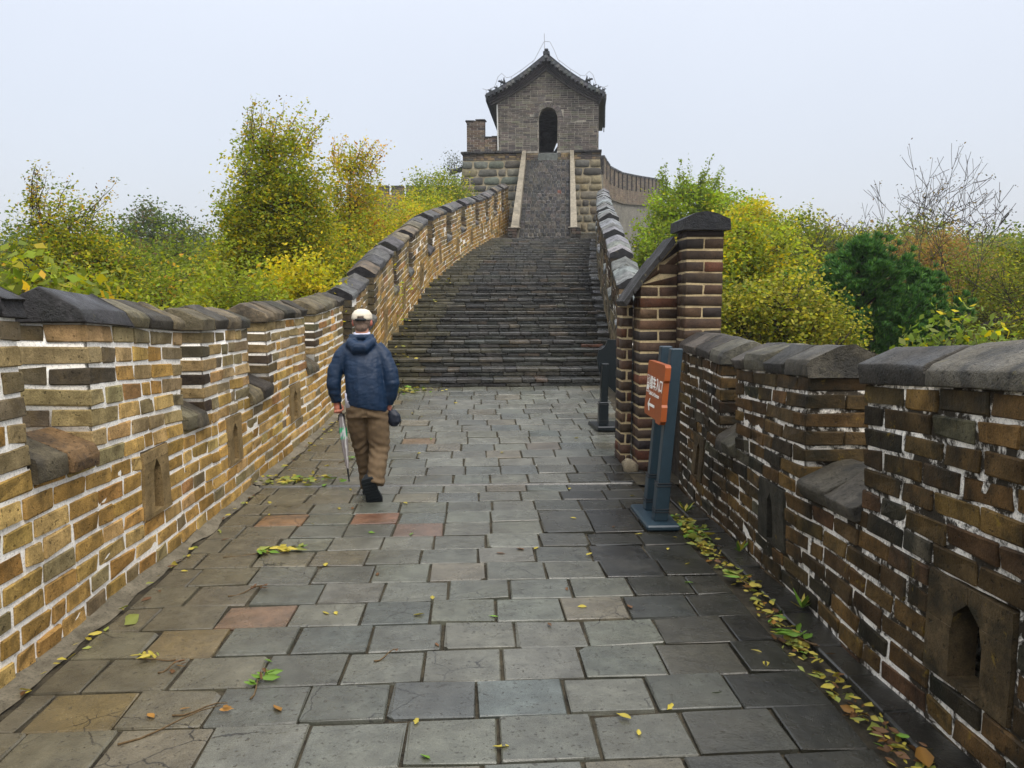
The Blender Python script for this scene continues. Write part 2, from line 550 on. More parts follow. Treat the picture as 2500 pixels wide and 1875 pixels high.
    for ma, mb_ in merlons:
        skin(ma + .03, mb_ - .03, hs, ht, mgrid)
        core(ma + .021, mb_ - .021, hs, ht, 0.012, thick - 0.014)
    mm.build('mortar', mmat, root, smooth=True)
    # masonry body below, down the hillside
    bb = MB()
    n = max(2, int((y1 - y0) / 1.0)); ys = np.linspace(y0, y1, n + 1)
    for i in range(n):
        V = sbox((ys[i], 0, thick - 0.05), (ys[i + 1], 1, thick + 0.02))
        for k in range(8):
            V[k, 1] = (toph(V[k, 0]) * nsill / nc) if V[k, 1] > .5 else -body_down
            if V[k, 1] < 0 and V[k, 2] > thick: V[k, 2] += 0.6
        bb.add(P(V), SF, (0.2, 0.17, 0.12))
    bb.build('outer_face', M['stone'], root)
    # slot slabs
    for s in slots:
        a, b = s['y'] - s['w'] / 2 + .006, s['y'] + s['w'] / 2 - .006
        h0, h1 = H(s['y'], s['c0']) + .006, H(s['y'], s['c1']) - .006
        ym = s['y'] + s.get('off', 0); sw = s['sw'] / 2
        hb_, hp = h0 + (h1 - h0) * 0.06, h0 + (h1 - h0) * 0.84
        hw = hb_ + (hp - hb_) * 0.62
        col = s['col']
        arch = [(sw, hb_), (sw * 1.0, hw), (sw * 0.82, hw + (hp - hw) * .5), (0.0, hp)]
        for sg in (-1, 1):
            # each half slab, a plate of its own, leaves the pointed slot between them
            edge = a if sg < 0 else b
            poly = [(edge, h0), (ym + sg * 0.002, h0), (ym + sg * 0.002, hb_)] + [(ym + sg * x, h) for x, h in arch] + [(ym + sg * 0.002, hp), (ym + sg * 0.002, h1), (edge, h1)]
            poly = [(p, q) for i, (p, q) in enumerate(poly) if i == 0 or (p, q) != poly[i - 1]]
            # as strips: robust faces
            hs_ = [h0, hb_, hw, hw + (hp - hw) * .5, hp, h1]
            inner = {h0: 0.002, hb_: sw, hw: sw, hs_[3]: sw * .82, hp: 0.002, h1: 0.002}
            mbx = MB()
            for i in range(5):
                x0, x1 = inner[hs_[i]], inner[hs_[i + 1]]
                if i == 0: x0 = x1 = 0.002
                if i == 1: x0 = sw
                A = np.array([(ym + sg * x0, hs_[i]), (edge, hs_[i]), (edge, hs_[i + 1]), (ym + sg * x1, hs_[i + 1])])
                V = np.array([(p, q, d) for d in (-0.018, 0.10) for p, q in A])
                dd = rg.normal(0, 0.0015, 8); V[:, 2] += dd
                Fq = [(0, 1, 2, 3), (7, 6, 5, 4), (0, 4, 5, 1), (1, 5, 6, 2), (2, 6, 7, 3), (3, 7, 4, 0)]
                Fq = _fix(V, Fq)
                if side < 0: Fq = [f[::-1] for f in Fq]
                mbx.add(P(V), Fq, np.array(col) * rg.uniform(0.9, 1.1))
            mbx.build('loophole_slab', bmat, root)

CP_PROF = [(-0.03, 0.0), (-0.036, 0.066), (-0.012, 0.092), (0.16, 0.175), (0.225, 0.192), (0.29, 0.175), (0.45, 0.092), (0.472, 0.066), (0.465, 0.0)]
def coping_stone(root, P, a, b, hfun, mat, col, rg, prof=CP_PROF, name='coping_stone', jit=0.008, scale=1.0, dark_end=None):
    side = P.side; n = len(prof)
    ys = np.linspace(a + .004, b - .004, 5)
    V = []; ins = [0.018, 0, 0, 0, 0.018]
    shift = rg.normal(0, 0.006)
    base = rg.normal(0, jit, (n, 2)) * np.array([1, 1])
    for i, y in enumerate(ys):
        if i == 1: y = ys[0] + 0.02
        if i == 3: y = ys[4] - 0.02
        for k, (d, h) in enumerate(prof):
            cd, chh = 0.215, 0.09
            dd = cd + (d - cd) * (1 - ins[i] * 1.6) + base[k, 0] + rg.normal(0, jit * .5)
            hh = (chh + (h - chh) * (1 - ins[i] * 2.2)) * scale + (base[k, 1] if 0 < k < n - 1 else 0) + shift + (rg.normal(0, jit * .4) if 0 < k < n - 1 else 0)
            V.append((y, hfun(y) + hh, dd))
    F = []
    for i in range(4):
        for k in range(n):
            F.append((i * n + k, i * n + (k + 1) % n, (i + 1) * n + (k + 1) % n, (i + 1) * n + k))
    F.append(tuple(range(n))[::-1]); F.append(tuple(4 * n + k for k in range(n)))
    V = np.array(V)
    F = _fix(V, F)
    if side < 0: F = [f[::-1] for f in F]
    if dark_end is None: o = MB().add(P(V), F, col).build(name, mat, root, smooth=True)
    else:
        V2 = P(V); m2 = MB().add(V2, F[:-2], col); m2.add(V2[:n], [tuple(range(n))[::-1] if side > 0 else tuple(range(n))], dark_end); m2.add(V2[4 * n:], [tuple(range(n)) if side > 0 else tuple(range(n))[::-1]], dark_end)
        o = m2.build(name, mat, root)
        q_ = bmesh.new(); q_.from_mesh(o.data); bmesh.ops.recalc_face_normals(q_, faces=q_.faces); q_.to_mesh(o.data); q_.free()
        return o
    bv = o.modifiers.new('bevel', 'BEVEL'); bv.width = 0.007; bv.segments = 2; bv.limit_method = 'ANGLE'; bv.angle_limit = R(24); bv.harden_normals = False
    return o

def copings(root, P, merlons, sills, toph, sillh, mat, cols, rg, sizes=(0.26, 0.42), de=None):
    for ma, mb in merlons:
        y = ma - 0.02; L = mb + 0.02
        while y < L - 1e-6:
            w = rg.uniform(*sizes)
            if L - (y + w) < 0.16: w = L - y
            coping_stone(root, P, y, y + w, toph, mat, pick(cols, rg), rg, dark_end=de if y < ma else None)
            y += w
    for sa, sb in sills:
        w = (sb - sa) / 2
        prof = [(-0.05, -0.075), (-0.055, 0.0), (-0.03, 0.03), (0.15, 0.125), (0.21, 0.14), (0.27, 0.125), (0.45, 0.03), (0.475, 0.0), (0.47, -0.075)]
        for k in range(2):
            coping_stone(root, P, sa - .01 + k * w, sa + .01 + (k + 1) * w, sillh, mat, pick(cols, rg), rg, prof=prof, name='sill_stone')

# ------------------------------------------------------------ left parapet: nearest at the picture's left, up to the watchtower
rl = np.random.default_rng(11)
lw = empty('battlement', (-2.4, 9, -1.8), 'long tan brick battlement with white mortar running up beside the steps to the tower', 'battlement')
PL = make_path(xl, -1, 0.014, 0.4)
LT_Y = [0, 3.7, 4.9, 6.1, 7.7, 8.3, 10.2, 11.8, 13.4, 15.8, 20, 24, 26, 30, 33, 38]
LT_H = [1.74, 1.73, 1.655, 1.565, 1.545, 1.56, 1.47, 1.49, 1.62, 1.65, 1.56, 1.55, 1.55, 1.62, 1.85, 2.05]
ltop = lambda y: float(np.interp(y, LT_Y, LT_H)) if np.ndim(y) == 0 else np.interp(y, LT_Y, LT_H)
M_NEAR = [(1.9, 3.92), (4.51, 5.99), (6.41, 7.61), (8.2, 9.75), (10.2, 11.65)]
S_NEAR = [(3.92, 4.51), (5.99, 6.41), (7.61, 8.2), (9.75, 10.2), (11.65, 12.0)]
M_FAR = [(12.18, 13.45), (13.95, 15.7), (16.1, 17.25), (17.65, 19.35), (19.95, 21.85), (22.5, 24.25), (25.0, 27.0), (27.7, 29.5), (30.2, 32.0), (32.7, 34.3), (34.9, 36.6)]
S_FAR = [(M_FAR[i][1], M_FAR[i + 1][0]) for i in range(len(M_FAR) - 1)]
slab = np.array((0.25, 0.175, 0.08))
SL = [dict(y=5.40, w=0.47, c0=3, c1=7, sw=0.15, col=slab), dict(y=7.15, w=0.42, c0=3, c1=7, sw=0.14, col=slab), dict(y=9.22, w=0.42, c0=3, c1=7, sw=0.15, col=slab), dict(y=2.9, w=0.45, c0=3, c1=7, sw=0.15, col=slab), dict(y=11.2, w=0.4, c0=3, c1=7, sw=0.14, col=slab)]
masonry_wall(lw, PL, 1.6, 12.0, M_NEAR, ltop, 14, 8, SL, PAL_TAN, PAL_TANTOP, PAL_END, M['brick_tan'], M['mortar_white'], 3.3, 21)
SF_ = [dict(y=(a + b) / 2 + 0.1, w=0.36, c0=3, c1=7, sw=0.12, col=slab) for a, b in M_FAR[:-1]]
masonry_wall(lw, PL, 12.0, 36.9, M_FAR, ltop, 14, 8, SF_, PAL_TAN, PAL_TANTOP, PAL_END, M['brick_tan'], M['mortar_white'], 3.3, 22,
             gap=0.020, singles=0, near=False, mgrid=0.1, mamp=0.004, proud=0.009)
COP_L = [(3, (0.115, 0.095, 0.060)), (2, (0.16, 0.13, 0.078)), (3, (0.065, 0.056, 0.042)), (.6, (0.20, 0.13, 0.06))]
COP_D = [(3, (0.038, 0.036, 0.035)), (1, (0.06, 0.055, 0.048))]
sillL = lambda y: ltop(y) * 8 / 14
copings(lw, PL, [M_NEAR[0]], [], ltop, sillL, M['coping_dark'], COP_D, rl, (0.6, 0.75))
copings(lw, PL, [(4.51, 5.1)], [], ltop, sillL, M['coping_dark'], COP_D, rl, (0.5, 0.6))
copings(lw, PL, [(5.14, 5.97)] + M_NEAR[2:], S_NEAR, ltop, sillL, M['coping_tan'], COP_L, rl)
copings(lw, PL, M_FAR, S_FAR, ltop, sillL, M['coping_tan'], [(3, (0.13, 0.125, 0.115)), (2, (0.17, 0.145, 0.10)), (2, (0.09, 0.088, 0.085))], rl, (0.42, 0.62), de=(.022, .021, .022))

# ------------------------------------------------------------ right parapet, near part
rr = np.random.default_rng(12)
rw = empty('battlement', (2.1, 5, -1.8), 'dark damp brick battlement with patchy white mortar nearest the camera beside the gutter', 'battlement')
PR = make_path(xr, 1, 0.02, 2.1)
RT_Y = [0, 2.7, 3.85, 4.42, 5.73, 6.2, 7.3, 8]; RT_H = [1.50, 1.48, 1.385, 1.37, 1.30, 1.29, 1.31, 1.31]
rtop = lambda y: np.interp(y, RT_Y, RT_H) + 0.0
M_R = [(1.5, 3.86), (4.46, 5.78), (6.2, 7.66)]
S_R = [(3.86, 4.46), (5.78, 6.2)]
dslab = np.array((0.085, 0.06, 0.03))
SR = [dict(y=2.93, w=0.53, c0=2, c1=6, sw=0.19, off=0.0, col=dslab), dict(y=4.97, w=0.46, c0=2, c1=6, sw=0.1, col=np.array((.04, .036, .026))), dict(y=6.9, w=0.42, c0=2, c1=6, sw=0.12, col=dslab)]
masonry_wall(rw, PR, 1.2, 7.66, M_R, rtop, 13, 7, SR, PAL_DARK, PAL_DARK, PAL_DARK, M['brick_dark'], M['mortar_right'], 2.2, 31, gap=0.021)
COP_R = [(3, (0.085, 0.076, 0.056)), (2, (0.13, 0.112, 0.08)), (2, (0.05, 0.045, 0.037))]
sillR = lambda y: rtop(y) * 7 / 13
copings(rw, PR, [M_R[0]], [], rtop, sillR, M['coping_dark'], COP_R, rr, (0.5, 0.75))
copings(rw, PR, M_R[1:], S_R, rtop, sillR, M['coping_dark'], COP_R, rr, (0.3, 0.42))

# right parapet beside the steps
rs = empty('battlement', (3.5, 20, -0.5), 'battlement with saw-toothed pale coping climbing beside the steps behind the brick pier', 'battlement')
M_RS = [(12.2, 13.3), (13.9, 15.3), (15.9, 17.3), (17.9, 19.4), (20.0, 21.6), (22.3, 23.9), (24.6, 26.2), (26.9, 28.5), (29.2, 30.8), (31.5, 33.1), (33.8, 35.6)]
S_RS = [(M_RS[i][1], M_RS[i + 1][0]) for i in range(len(M_RS) - 1)]
rstop = lambda y: np.interp(y, [11, 14.5, 16, 20, 26, 32, 36], [1.35, 1.46, 1.56, 1.55, 1.55, 1.7, 1.8])
PAL_RS = [(3, (0.22, 0.17, 0.09)), (3, (0.15, 0.12, 0.07)), (2, (0.10, 0.085, 0.055))]
masonry_wall(rs, PR, 12.0, 36.3, M_RS, rstop, 13, 8, [], PAL_RS, PAL_DARK, PAL_DARK, M['brick_dark'], M['mortar_right'], 3, 41,
             gap=0.02, singles=0, near=False, mgrid=0.1, mamp=0.004, proud=0.009)
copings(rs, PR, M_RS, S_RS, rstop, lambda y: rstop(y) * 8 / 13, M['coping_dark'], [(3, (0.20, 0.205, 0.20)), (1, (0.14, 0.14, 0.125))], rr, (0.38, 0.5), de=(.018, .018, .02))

# ------------------------------------------------------------ brick gate pier with stepped wing
gp = empty('gate_pier', (2.0, 8.1, -1.75), 'dark brick pier with black cap and sloping coping stepping down behind the orange sign', 'brick pier')
def block_bricks(x0, x1, yf, yb, z0, ztop, ch, seed, rg):
    """courses of whole bricks, alternately one stretcher and two headers, top cut to ztop(x)"""
    MBc = MB()
    MBc.add(sbox((x0 + .015, yf + .015, z0), (x1 - .015, yb - .015, min(ztop(x0), ztop(x1)))), SB_F, (.5, .5, .5))
    z = z0; c = 0
    while z < max(ztop(x0), ztop(x1)) - 0.03:
        xs = [x0, x1] if c % 2 else [x0, x0 + (x1 - x0) * rg.uniform(.46, .54), x1]
        ys = [yf, yb] if c % 2 == 0 else [yf, yf + (yb - yf) * .5, yb]
        for i in range(len(xs) - 1):
            for j in range(len(ys) - 1):
                ta, tb = ztop(xs[i]), ztop(xs[i + 1])
                if max(ta, tb) < z + 0.04: continue
                V = cbox((xs[i] + .008, ys[j] + .008, z + .010), (xs[i + 1] - .008, ys[j + 1] - .008, z + ch - .010), 0.006, 0.0018, rg)
                lim = np.interp(V[:, 0], [x0, x1], [ztop(x0), ztop(x1)]) - 0.004
                V[:, 2] = np.minimum(V[:, 2], lim)
                MB().add(V, CB_F, pick(PAL_PIER, rg)).build('brick', M['brick_pier'], gp, smooth=True)
        z += ch; c += 1
    xs_ = np.linspace(x0 + .02, x1 - .02, 6); zt_ = [ztop(x) - .012 for x in xs_]
    V = np.array([(x, y_, zz_) for y_ in (yf + .019, yb - .019) for x, zz_ in list(zip(xs_, zt_)) + [(xs_[-1], min(zt_) - .25), (xs_[0], min(zt_) - .25)]]); k_ = 8
    F_ = [tuple(range(k_)), tuple(range(k_, 2 * k_))[::-1]] + [(i, k_ + i, k_ + (i + 1) % k_, (i + 1) % k_) for i in range(k_)]
    MBc.add(V, _fix(V, F_), (.5, .5, .5))
    MBc.build('mortar', M['mortar_tan'], gp)
rg_ = np.random.default_rng(5)
slopeZ = lambda x: np.interp(x, [1.53, 1.64, 1.75, 1.90, 2.06, 2.5], [-0.085, 0.075, 0.225, 0.405, 0.605, 0.68])
block_bricks(2.085, 2.475, 7.80, 8.20, -0.62, lambda x: 0.70, 0.113, 1, rg_)
block_bricks(1.70, 2.105, 8.12, 8.48, -1.80, slopeZ, 0.115, 2, rg_)
block_bricks(1.565, 1.70, 8.40, 8.75, -1.78, slopeZ, 0.115, 3, rg_)
MB().add(sbox((2.07, 7.78, -3.5), (2.5, 8.35, -0.62)), SB_F, (.06, .05, .04)).build('pier_base', M['brick_dark'], gp)
# cap of the pier: a faceted dark block with a low ridge
cp = [(2.04, 0.70), (2.04, 0.80), (2.17, 0.865), (2.27, 0.88), (2.36, 0.865), (2.51, 0.805), (2.52, 0.70)]
V = np.array([(x, y, z) for y in (7.75, 8.26) for x, z in cp]); n_ = len(cp)
F = [tuple(range(n_)), tuple(range(n_, 2 * n_))[::-1]] + [(i, n_ + i, n_ + (i + 1) % n_, (i + 1) % n_) for i in range(n_)]
MB().add(V, _fix(V, F), (0.016, 0.017, 0.02)).build('cap', M['coping_dark'], gp)
# sloping coping slabs
ps = [(1.555, -0.055), (1.64, 0.07), (1.75, 0.22), (1.90, 0.40), (2.06, 0.60)]
for i in range(4):
    (xa, za), (xb, zb) = ps[i], ps[i + 1]
    V = np.array([(xa, 8.08, za), (xb - .006, 8.08, zb), (xb - .006, 8.60, zb), (xa, 8.60, za), (xa - .02, 8.09, za + .055), (xb - .02, 8.09, zb + .06), (xb - .02, 8.58, zb + .06), (xa - .02, 8.58, za + .055)])
    V += rg_.normal(0, .003, V.shape)
    F = [(0, 3, 2, 1), (4, 5, 6, 7), (0, 1, 5, 4), (1, 2, 6, 5), (2, 3, 7, 6), (3, 0, 4, 7)]
    MB().add(V, _fix(V, F), (0.025, 0.022, 0.02)).build('coping_stone', M['coping_dark'], gp)

# ------------------------------------------------------------ walkway paved with square bricks
def paved(name, label, y0, y1, seed, nmax=300):
    rg = np.random.default_rng(seed)
    root = empty(name, (0, (y0 + y1) / 2, float(floor_z((y0 + y1) / 2))), label, None, None, 'structure')
    skew = lambda x: 0.018 * x
    y = y0; row = 0; cells = []
    while y < y1 - 0.1:
        d = min(0.340 * rg.uniform(0.97, 1.03), y1 - y)
        xa, xb = float(xl(y)) + 0.14, 1.60 if y < 7.8 else float(xr(y)) - 0.28
        x = xa - rg.uniform(0, 0.25) * 0 + 0
        off = rg.uniform(0.12, 0.36)
        first = True
        while x < xb - 0.05:
            w = off if first else 0.392 * rg.uniform(0.95, 1.05)
            first = False
            if xb - (x + w) < 0.12: w = xb - x
            cells.append((x, x + w, y, y + d)); x += w
        y += d; row += 1
    PALP = [(7, (0.104, 0.104, 0.080)), (4, (0.088, 0.090, 0.070)), (1.3, (0.112, 0.100, 0.068)), (1, (0.072, 0.077, 0.064))]
    for (xa, xb, ya, yb) in cells:
        x = (xa + xb) / 2
        lean = x + 0.25 * math.sin(ya * 1.3) 
        col = pick(PALP, rg, .012)
        if lean > 0.60 and ya < 8.6:                         # damp, algae-blackened strip along the gutter, with the wall's dark reflection painted in
            k = min(1, (lean - 0.60) / 0.5); col = col * (1 - k) + np.array((0.013, 0.013, 0.009)) * rg.uniform(.6, 1.8) * k
        if x < -1.3: col = col * 0.55 + np.array((0.13, 0.098, 0.048)) * 0.45
        for (sx, sy, sc) in ((-1.3, 4.5, (.19, .095, .045)), (-1.55, 4.15, (.16, .11, .04)), (-.8, 6.45, (.20, .075, .035)), (-1.75, 6.6, (.22, .10, .035)), (-1.78, 3.5, (.16, .11, .035)), (-.65, 6.05, (.15, .075, .045)), (-.9, 9.6, (.19, .10, .04)), (.05, 3.3, (.075, .095, .09)), (.75, 9.2, (.12, .085, .05))):
            if xa < sx <= xb and ya < sy <= yb: col = np.array(sc) * .6 + col * .4
        dz = rg.normal(0, 0.0025)
        V = cbox((xa + .0075, ya + .007, -0.05), (xb - .0075, yb - .007, 0.0), 0.005, 0.0026, rg)
        V[:, 2] = np.minimum(V[:, 2], 0.004)
        if rg.random() < .16:                                # a broken corner
            cx_, cy_ = rg.choice((-1, 1), 2); am = rg.uniform(.015, .045)
            mcr = (CB_S[:, 0] == cx_) & (CB_S[:, 1] == cy_)
            V[mcr & (CB_A == 0), 1] -= cy_ * am; V[mcr & (CB_A == 1), 0] -= cx_ * am; V[mcr & (CB_A == 2), 0] -= cx_ * am * .5; V[mcr & (CB_A == 2), 1] -= cy_ * am * .5
        tx, ty = rg.normal(0, 0.008, 2)
        V[:, 2] += dz + (V[:, 0] - x) * tx + (V[:, 1] - (ya + yb) / 2) * ty
        V[:, 1] += skew(V[:, 0])
        V[:, 2] += floor_z(V[:, 1])
        MB().add(V, CB_F, col).build('paver', M['paver'], root)
    # bedding grit between the pavers
    nx, ny = 60, int((y1 - y0) / 0.08)
    ys = np.linspace(y0 - .05, y1 + .05, ny)
    V = []
    for yv in ys:
        a, b = float(xl(yv)) - .05, float(xr(yv)) + .05
        for xv in np.linspace(a, b, nx):
            V.append((xv, yv, float(floor_z(yv)) - 0.017 + 0.006 * noise.noise(Vector((xv * 14, yv * 14, 0)))))
    V = np.array(V)
    gut = (V[:, 0] > 1.60)
    if y0 < 7: V[gut, 2] -= 0.03
    F = [(j * nx + i, j * nx + i + 1, (j + 1) * nx + i + 1, (j + 1) * nx + i) for j in range(ny - 1) for i in range(nx - 1)]
    MB().add(V, F, (.1, .1, .1)).build('bedding', M['grit'], root, smooth=True)
    # rough concrete fillet along the left wall
    L = []; n = int((y1 - y0) / 0.07); ys = np.linspace(y0, y1, n)
    for yv in ys:
        w = 0.12 + 0.05 * noise.noise(Vector((yv * 3, 5, 0)))
        for k, t in enumerate(np.linspace(0, 1, 6)):
            L.append((float(xl(yv)) - .01 + t * w, yv, float(floor_z(yv)) + 0.035 * (1 - t) ** 1.5 - 0.008 + 0.012 * noise.noise(Vector((yv * 9, t * 4, 1)))))
    F = [(j * 6 + i, j * 6 + i + 1, (j + 1) * 6 + i + 1, (j + 1) * 6 + i) for j in range(n - 1) for i in range(5)]
    MB().add(L, F, (.3, .3, .3)).build('fillet', M['grout'], root, smooth=True)
    return root
path1 = paved('path', 'grey paved walkway nearest the camera', 1.9, 7.62, 51)
path2 = paved('path', 'paved walkway from the shallow ridge to the foot of the steps', 7.66, 13.05, 52)
# kerb bricks of the gutter: a sunken channel along the dark wall
rgk = np.random.default_rng(8)
y = 1.9
while y < 7.6:
    L = rgk.uniform(0.3, 0.5)
    for xa, xb, z in ((1.79, 1.97, -0.012),):
        V = cbox((xa, y + .004, -1.80 - 0.05), (xb, y + L - .004, -1.80 + z), 0.008, 0.004, rgk)
        MB().add(V, CB_F, np.array((0.018, 0.017, 0.013)) * rgk.uniform(.7, 1.5)).build('kerb_stone', M['paver'], path1)
    y += L
# the shallow ridge where the slope changes
V = cbox((-2.1, 7.575, -1.85), (1.55, 7.665, -1.788), 0.01, 0.004, rgk)
MB().add(V, CB_F, (0.10, 0.095, 0.08)).build('ridge_strip', M['paver'], path1)

# ------------------------------------------------------------ the long flight of brick steps
st = empty('steps', (0.5, 22, 0.5), 'long flight of worn wet brick steps climbing to the tower', None, None, 'structure')
rt = np.random.default_rng(61)
PALS = [(5, (0.034, 0.033, 0.027)), (3, (0.050, 0.045, 0.032)), (2, (0.022, 0.022, 0.019)), (1.0, (0.058, 0.044, 0.028)), (0.05, (0.14, 0.055, 0.03))]
z = -1.43; steps_ = []
while z < 2.36:
    r = 0.135 if z < 0.4 else 0.105
    y = float(np.interp(z, [-1.44, -0.715, 0.46, 1.575, 2.38], [13.05, 15.8, 20, 26, 31.4]))
    steps_.append((y, z, r)); z += r
steps_.append((31.55, z, 0.0))
rest = MB(); count = 0; fillm = MB()
for i in range(len(steps_) - 1):
    y, z, r = steps_[i]; yn = steps_[i + 1][0]
    ncz = 2 if r > 0.12 else 1
    for c in range(ncz):
        h = r / ncz
        xa, xb = float(xl(y)) - 0.02, float(xr(y)) - 0.22 + rt.uniform(-.05, .05)
        x = xa; deep = (yn - y) + 0.06 if c == ncz - 1 else 0.3
        while x < xb - 0.02:
            w = rt.choice((0.40, 0.38, 0.22, 0.45)) * rt.uniform(.94, 1.06)
            if xb - (x + w) < 0.13: w = xb - x
            jut = rt.normal(0, 0.005) + (0.014 if c == ncz - 1 else 0)
            sag = 0.009 * noise.noise(Vector((x * .8, y, 0)))
            V = cbox((x + .003, y - jut, z + c * h + .003), (x + w - .003, y + deep, z + (c + 1) * h - .003 + rt.normal(0, .002)), 0.008, 0.002, rt)
            V[:, 2] += sag
            col = pick(PALS, rt)
            edge = (x - xa) < 0.7
            if edge: col = col * 0.5 + np.array((0.09, 0.08, 0.035)) * 0.5
            if count < 298:
                MB().add(V, CB_F, col).build('brick', M['brick_step'], st, smooth=False); count += 1
            else:
                rest.add(V, CB_F, col)
            x += w
    fillm.add(sbox((float(xl(y)) - .2, y + .03, z - 0.6), (float(xr(y)) + .2, yn + .03, z + r - 0.02)), SB_F, (.05, .05, .04))
rest.build('brickwork', M['brick_step'], st)['kind'] = 'stuff'
fillm.build('step_core', M['mortar_dark'], st)
# tumbled drain course along the right parapet of the steps
dr = MB()
y = 13.2
while y < 31.3:
    L = rt.uniform(0.16, 0.3)
    x1 = float(xr(y)) + .02; x0 = x1 - 0.24 + rt.uniform(-.03, .03)
    zz = float(floor_z(y)) + 0.06
    V = cbox((x0, y, zz - .2), (x1, y + L - .02, zz + rt.normal(0, .025)), 0.02, 0.008, rt)
    V[:, 2] += (V[:, 1] - y) * 0.26
    dr.add(V, CB_F, pick(PALS, rt)); y += L
dr.build('drain_course', M['brick_step'], st)
# sloping ground at the head of the steps either side of the ramp
hd = MB()
V = np.array([(0.4, 31.5, 2.40), (5.2, 31.5, 2.40), (6.2, 38.2, 3.3), (1.2, 38.2, 3.3)])
hd.add(V, [(0, 1, 2, 3)], (.05, .05, .045)); hd.build('head_landing', M['brick_step'], st)
# ------------------------------------------------------------ watchtower
tw = empty('watchtower', (3.3, 41.5, 3.3), 'grey brick watchtower with arched door and tiled gable roof at the top of the steps', 'watchtower')
_ta = R(7.6); TCA, TSA = math.cos(_ta), math.sin(_ta)
def TW(V):
    V = np.asarray(V, float).reshape(-1, 3)
    return np.stack([3.3 + V[:, 0] * TCA + V[:, 1] * TSA, 37.8 - V[:, 0] * TSA + V[:, 1] * TCA, V[:, 2]], 1)
rw_ = np.random.default_rng(71)
UL, UR, Z0, ZE, ZA, UC, DEP = -2.25, 2.50, 7.03, 9.42, 10.9, 0.08, 6.6
DU0, DU1, DSP = -0.30, 0.59, 8.56; DR = (DU1 - DU0) / 2; DC = (DU0 + DU1) / 2
def in_door(u, z, pad=0.0):
    if z < DSP: return DU0 - pad < u < DU1 + pad
    return (u - DC) ** 2 + (z - DSP) ** 2 < (DR + pad) ** 2
def gable(u): return ZE + (ZA - ZE) * max(0, 1 - abs(u - UC) / (2.38)) if z_g else ZE
z_g = True
# wall core with the doorway left open: columns of strips
core = MB()
def front_wall(v0, v1, d0, d1, dsp, dc, dr, zsill):
    us = sorted(set([UL + .03, UR - .03, d0, d1, UC] + list(np.linspace(d0, d1, 9)) + list(np.linspace(UL + .03, UR - .03, 7))))
    for a, b in zip(us[:-1], us[1:]):
        m = (a + b) / 2
        top = lambda u: gable(u) - 0.02
        lo = zsill
        if d0 < m < d1:
            fa = lambda u: dsp + math.sqrt(max(0, dr * dr - (u - dc) ** 2))
            V = [(a, v0, fa(a)), (b, v0, fa(b)), (b, v0, top(b)), (a, v0, top(a))]
        else:
            V = [(a, v0, lo), (b, v0, lo), (b, v0, top(b)), (a, v0, top(a))]
        V += [(p, v1, q) for p, _, q in V]
        F = [(0, 1, 2, 3), (7, 6, 5, 4), (0, 4, 5, 1), (1, 5, 6, 2), (2, 6, 7, 3), (3, 7, 4, 0)]
        V = np.array(V, float); core.add(TW(V), _fix(V, F), (.2, .2, .2))
front_wall(0.004, 0.55, DU0, DU1, DSP, DC, DR, Z0 - .1)
front_wall(DEP - .5, DEP, 0.20, 1.30, 8.25, 0.75, 0.55, Z0 - .1)
for u0, u1 in ((UL + .02, UL + .5), (UR - .5, UR - .02)):
    V = sbox((u0, .55, Z0 - .1), (u1, DEP - .5, ZE)); core.add(TW(V), SB_F, (.2, .2, .2))
V = sbox((UL + .05, 0.55, ZE - .25), (UR - .05, DEP - .5, ZE - .05)); core.add(TW(V), SB_F, (.1, .1, .1))
core.build('wall_core', M['mortar_tower'], tw)
bw = MB()
PALT = [(5, (0.140, 0.122, 0.106)), (3, (0.115, 0.100, 0.090)), (2, (0.165, 0.145, 0.12)), (1, (0.08, 0.07, 0.066)), (1.5, (0.175, 0.168, 0.125))]
ch = 0.098; z = Z0; c = 0
while z < ZA:
    u = UL - (0.0 if c % 2 else 0.17)
    while u < UR:
        w = 0.345 if rw_.random() < .8 else .18
        a, b = max(u, UL), min(u + w, UR); u += w
        if b - a < .05: continue
        m, zm = (a + b) / 2, z + ch / 2
        if zm > gable(a) + .02 and zm > gable(b) + .02: continue
        if in_door(a + .02, zm, 0.0) and in_door(b - .02, zm, 0.0): continue
        if (m - DC) ** 2 + (zm - DSP) ** 2 < (DR + .24) ** 2 and zm > DSP: continue
        if zm < DSP:
            if a < DU0 < b: b = DU0
            elif a < DU1 < b: a = DU1
            elif in_door(m, zm): continue
        if b - a < .04: continue
        V = sbox((a + .011, -0.006 + rw_.normal(0, .004), z + .010), (b - .011, .1, z + ch - .010)) + rw_.normal(0, .0015, (8, 3))
        bw.add(TW(V), SB_F, pick(PALT, rw_))
    # both flanks
    if z < ZE:
        for uu, s in ((UL, -1), (UR, 1)):
            v = 0.0
            while v < DEP:
                w = .35; lo, hi = ((uu - .006, v + .006, z + .006), (uu + .1, min(v + w, DEP) - .006, z + ch - .006)) if s < 0 else ((uu - .1, v + .006, z + .006), (uu + .006, min(v + w, DEP) - .006, z + ch - .006))
                bw.add(TW(sbox(lo, hi)), SB_F, pick(PALT, rw_)); v += w
    z += ch; c += 1
bw.build('brickwork', M['brick_tower'], tw)['kind'] = 'stuff'
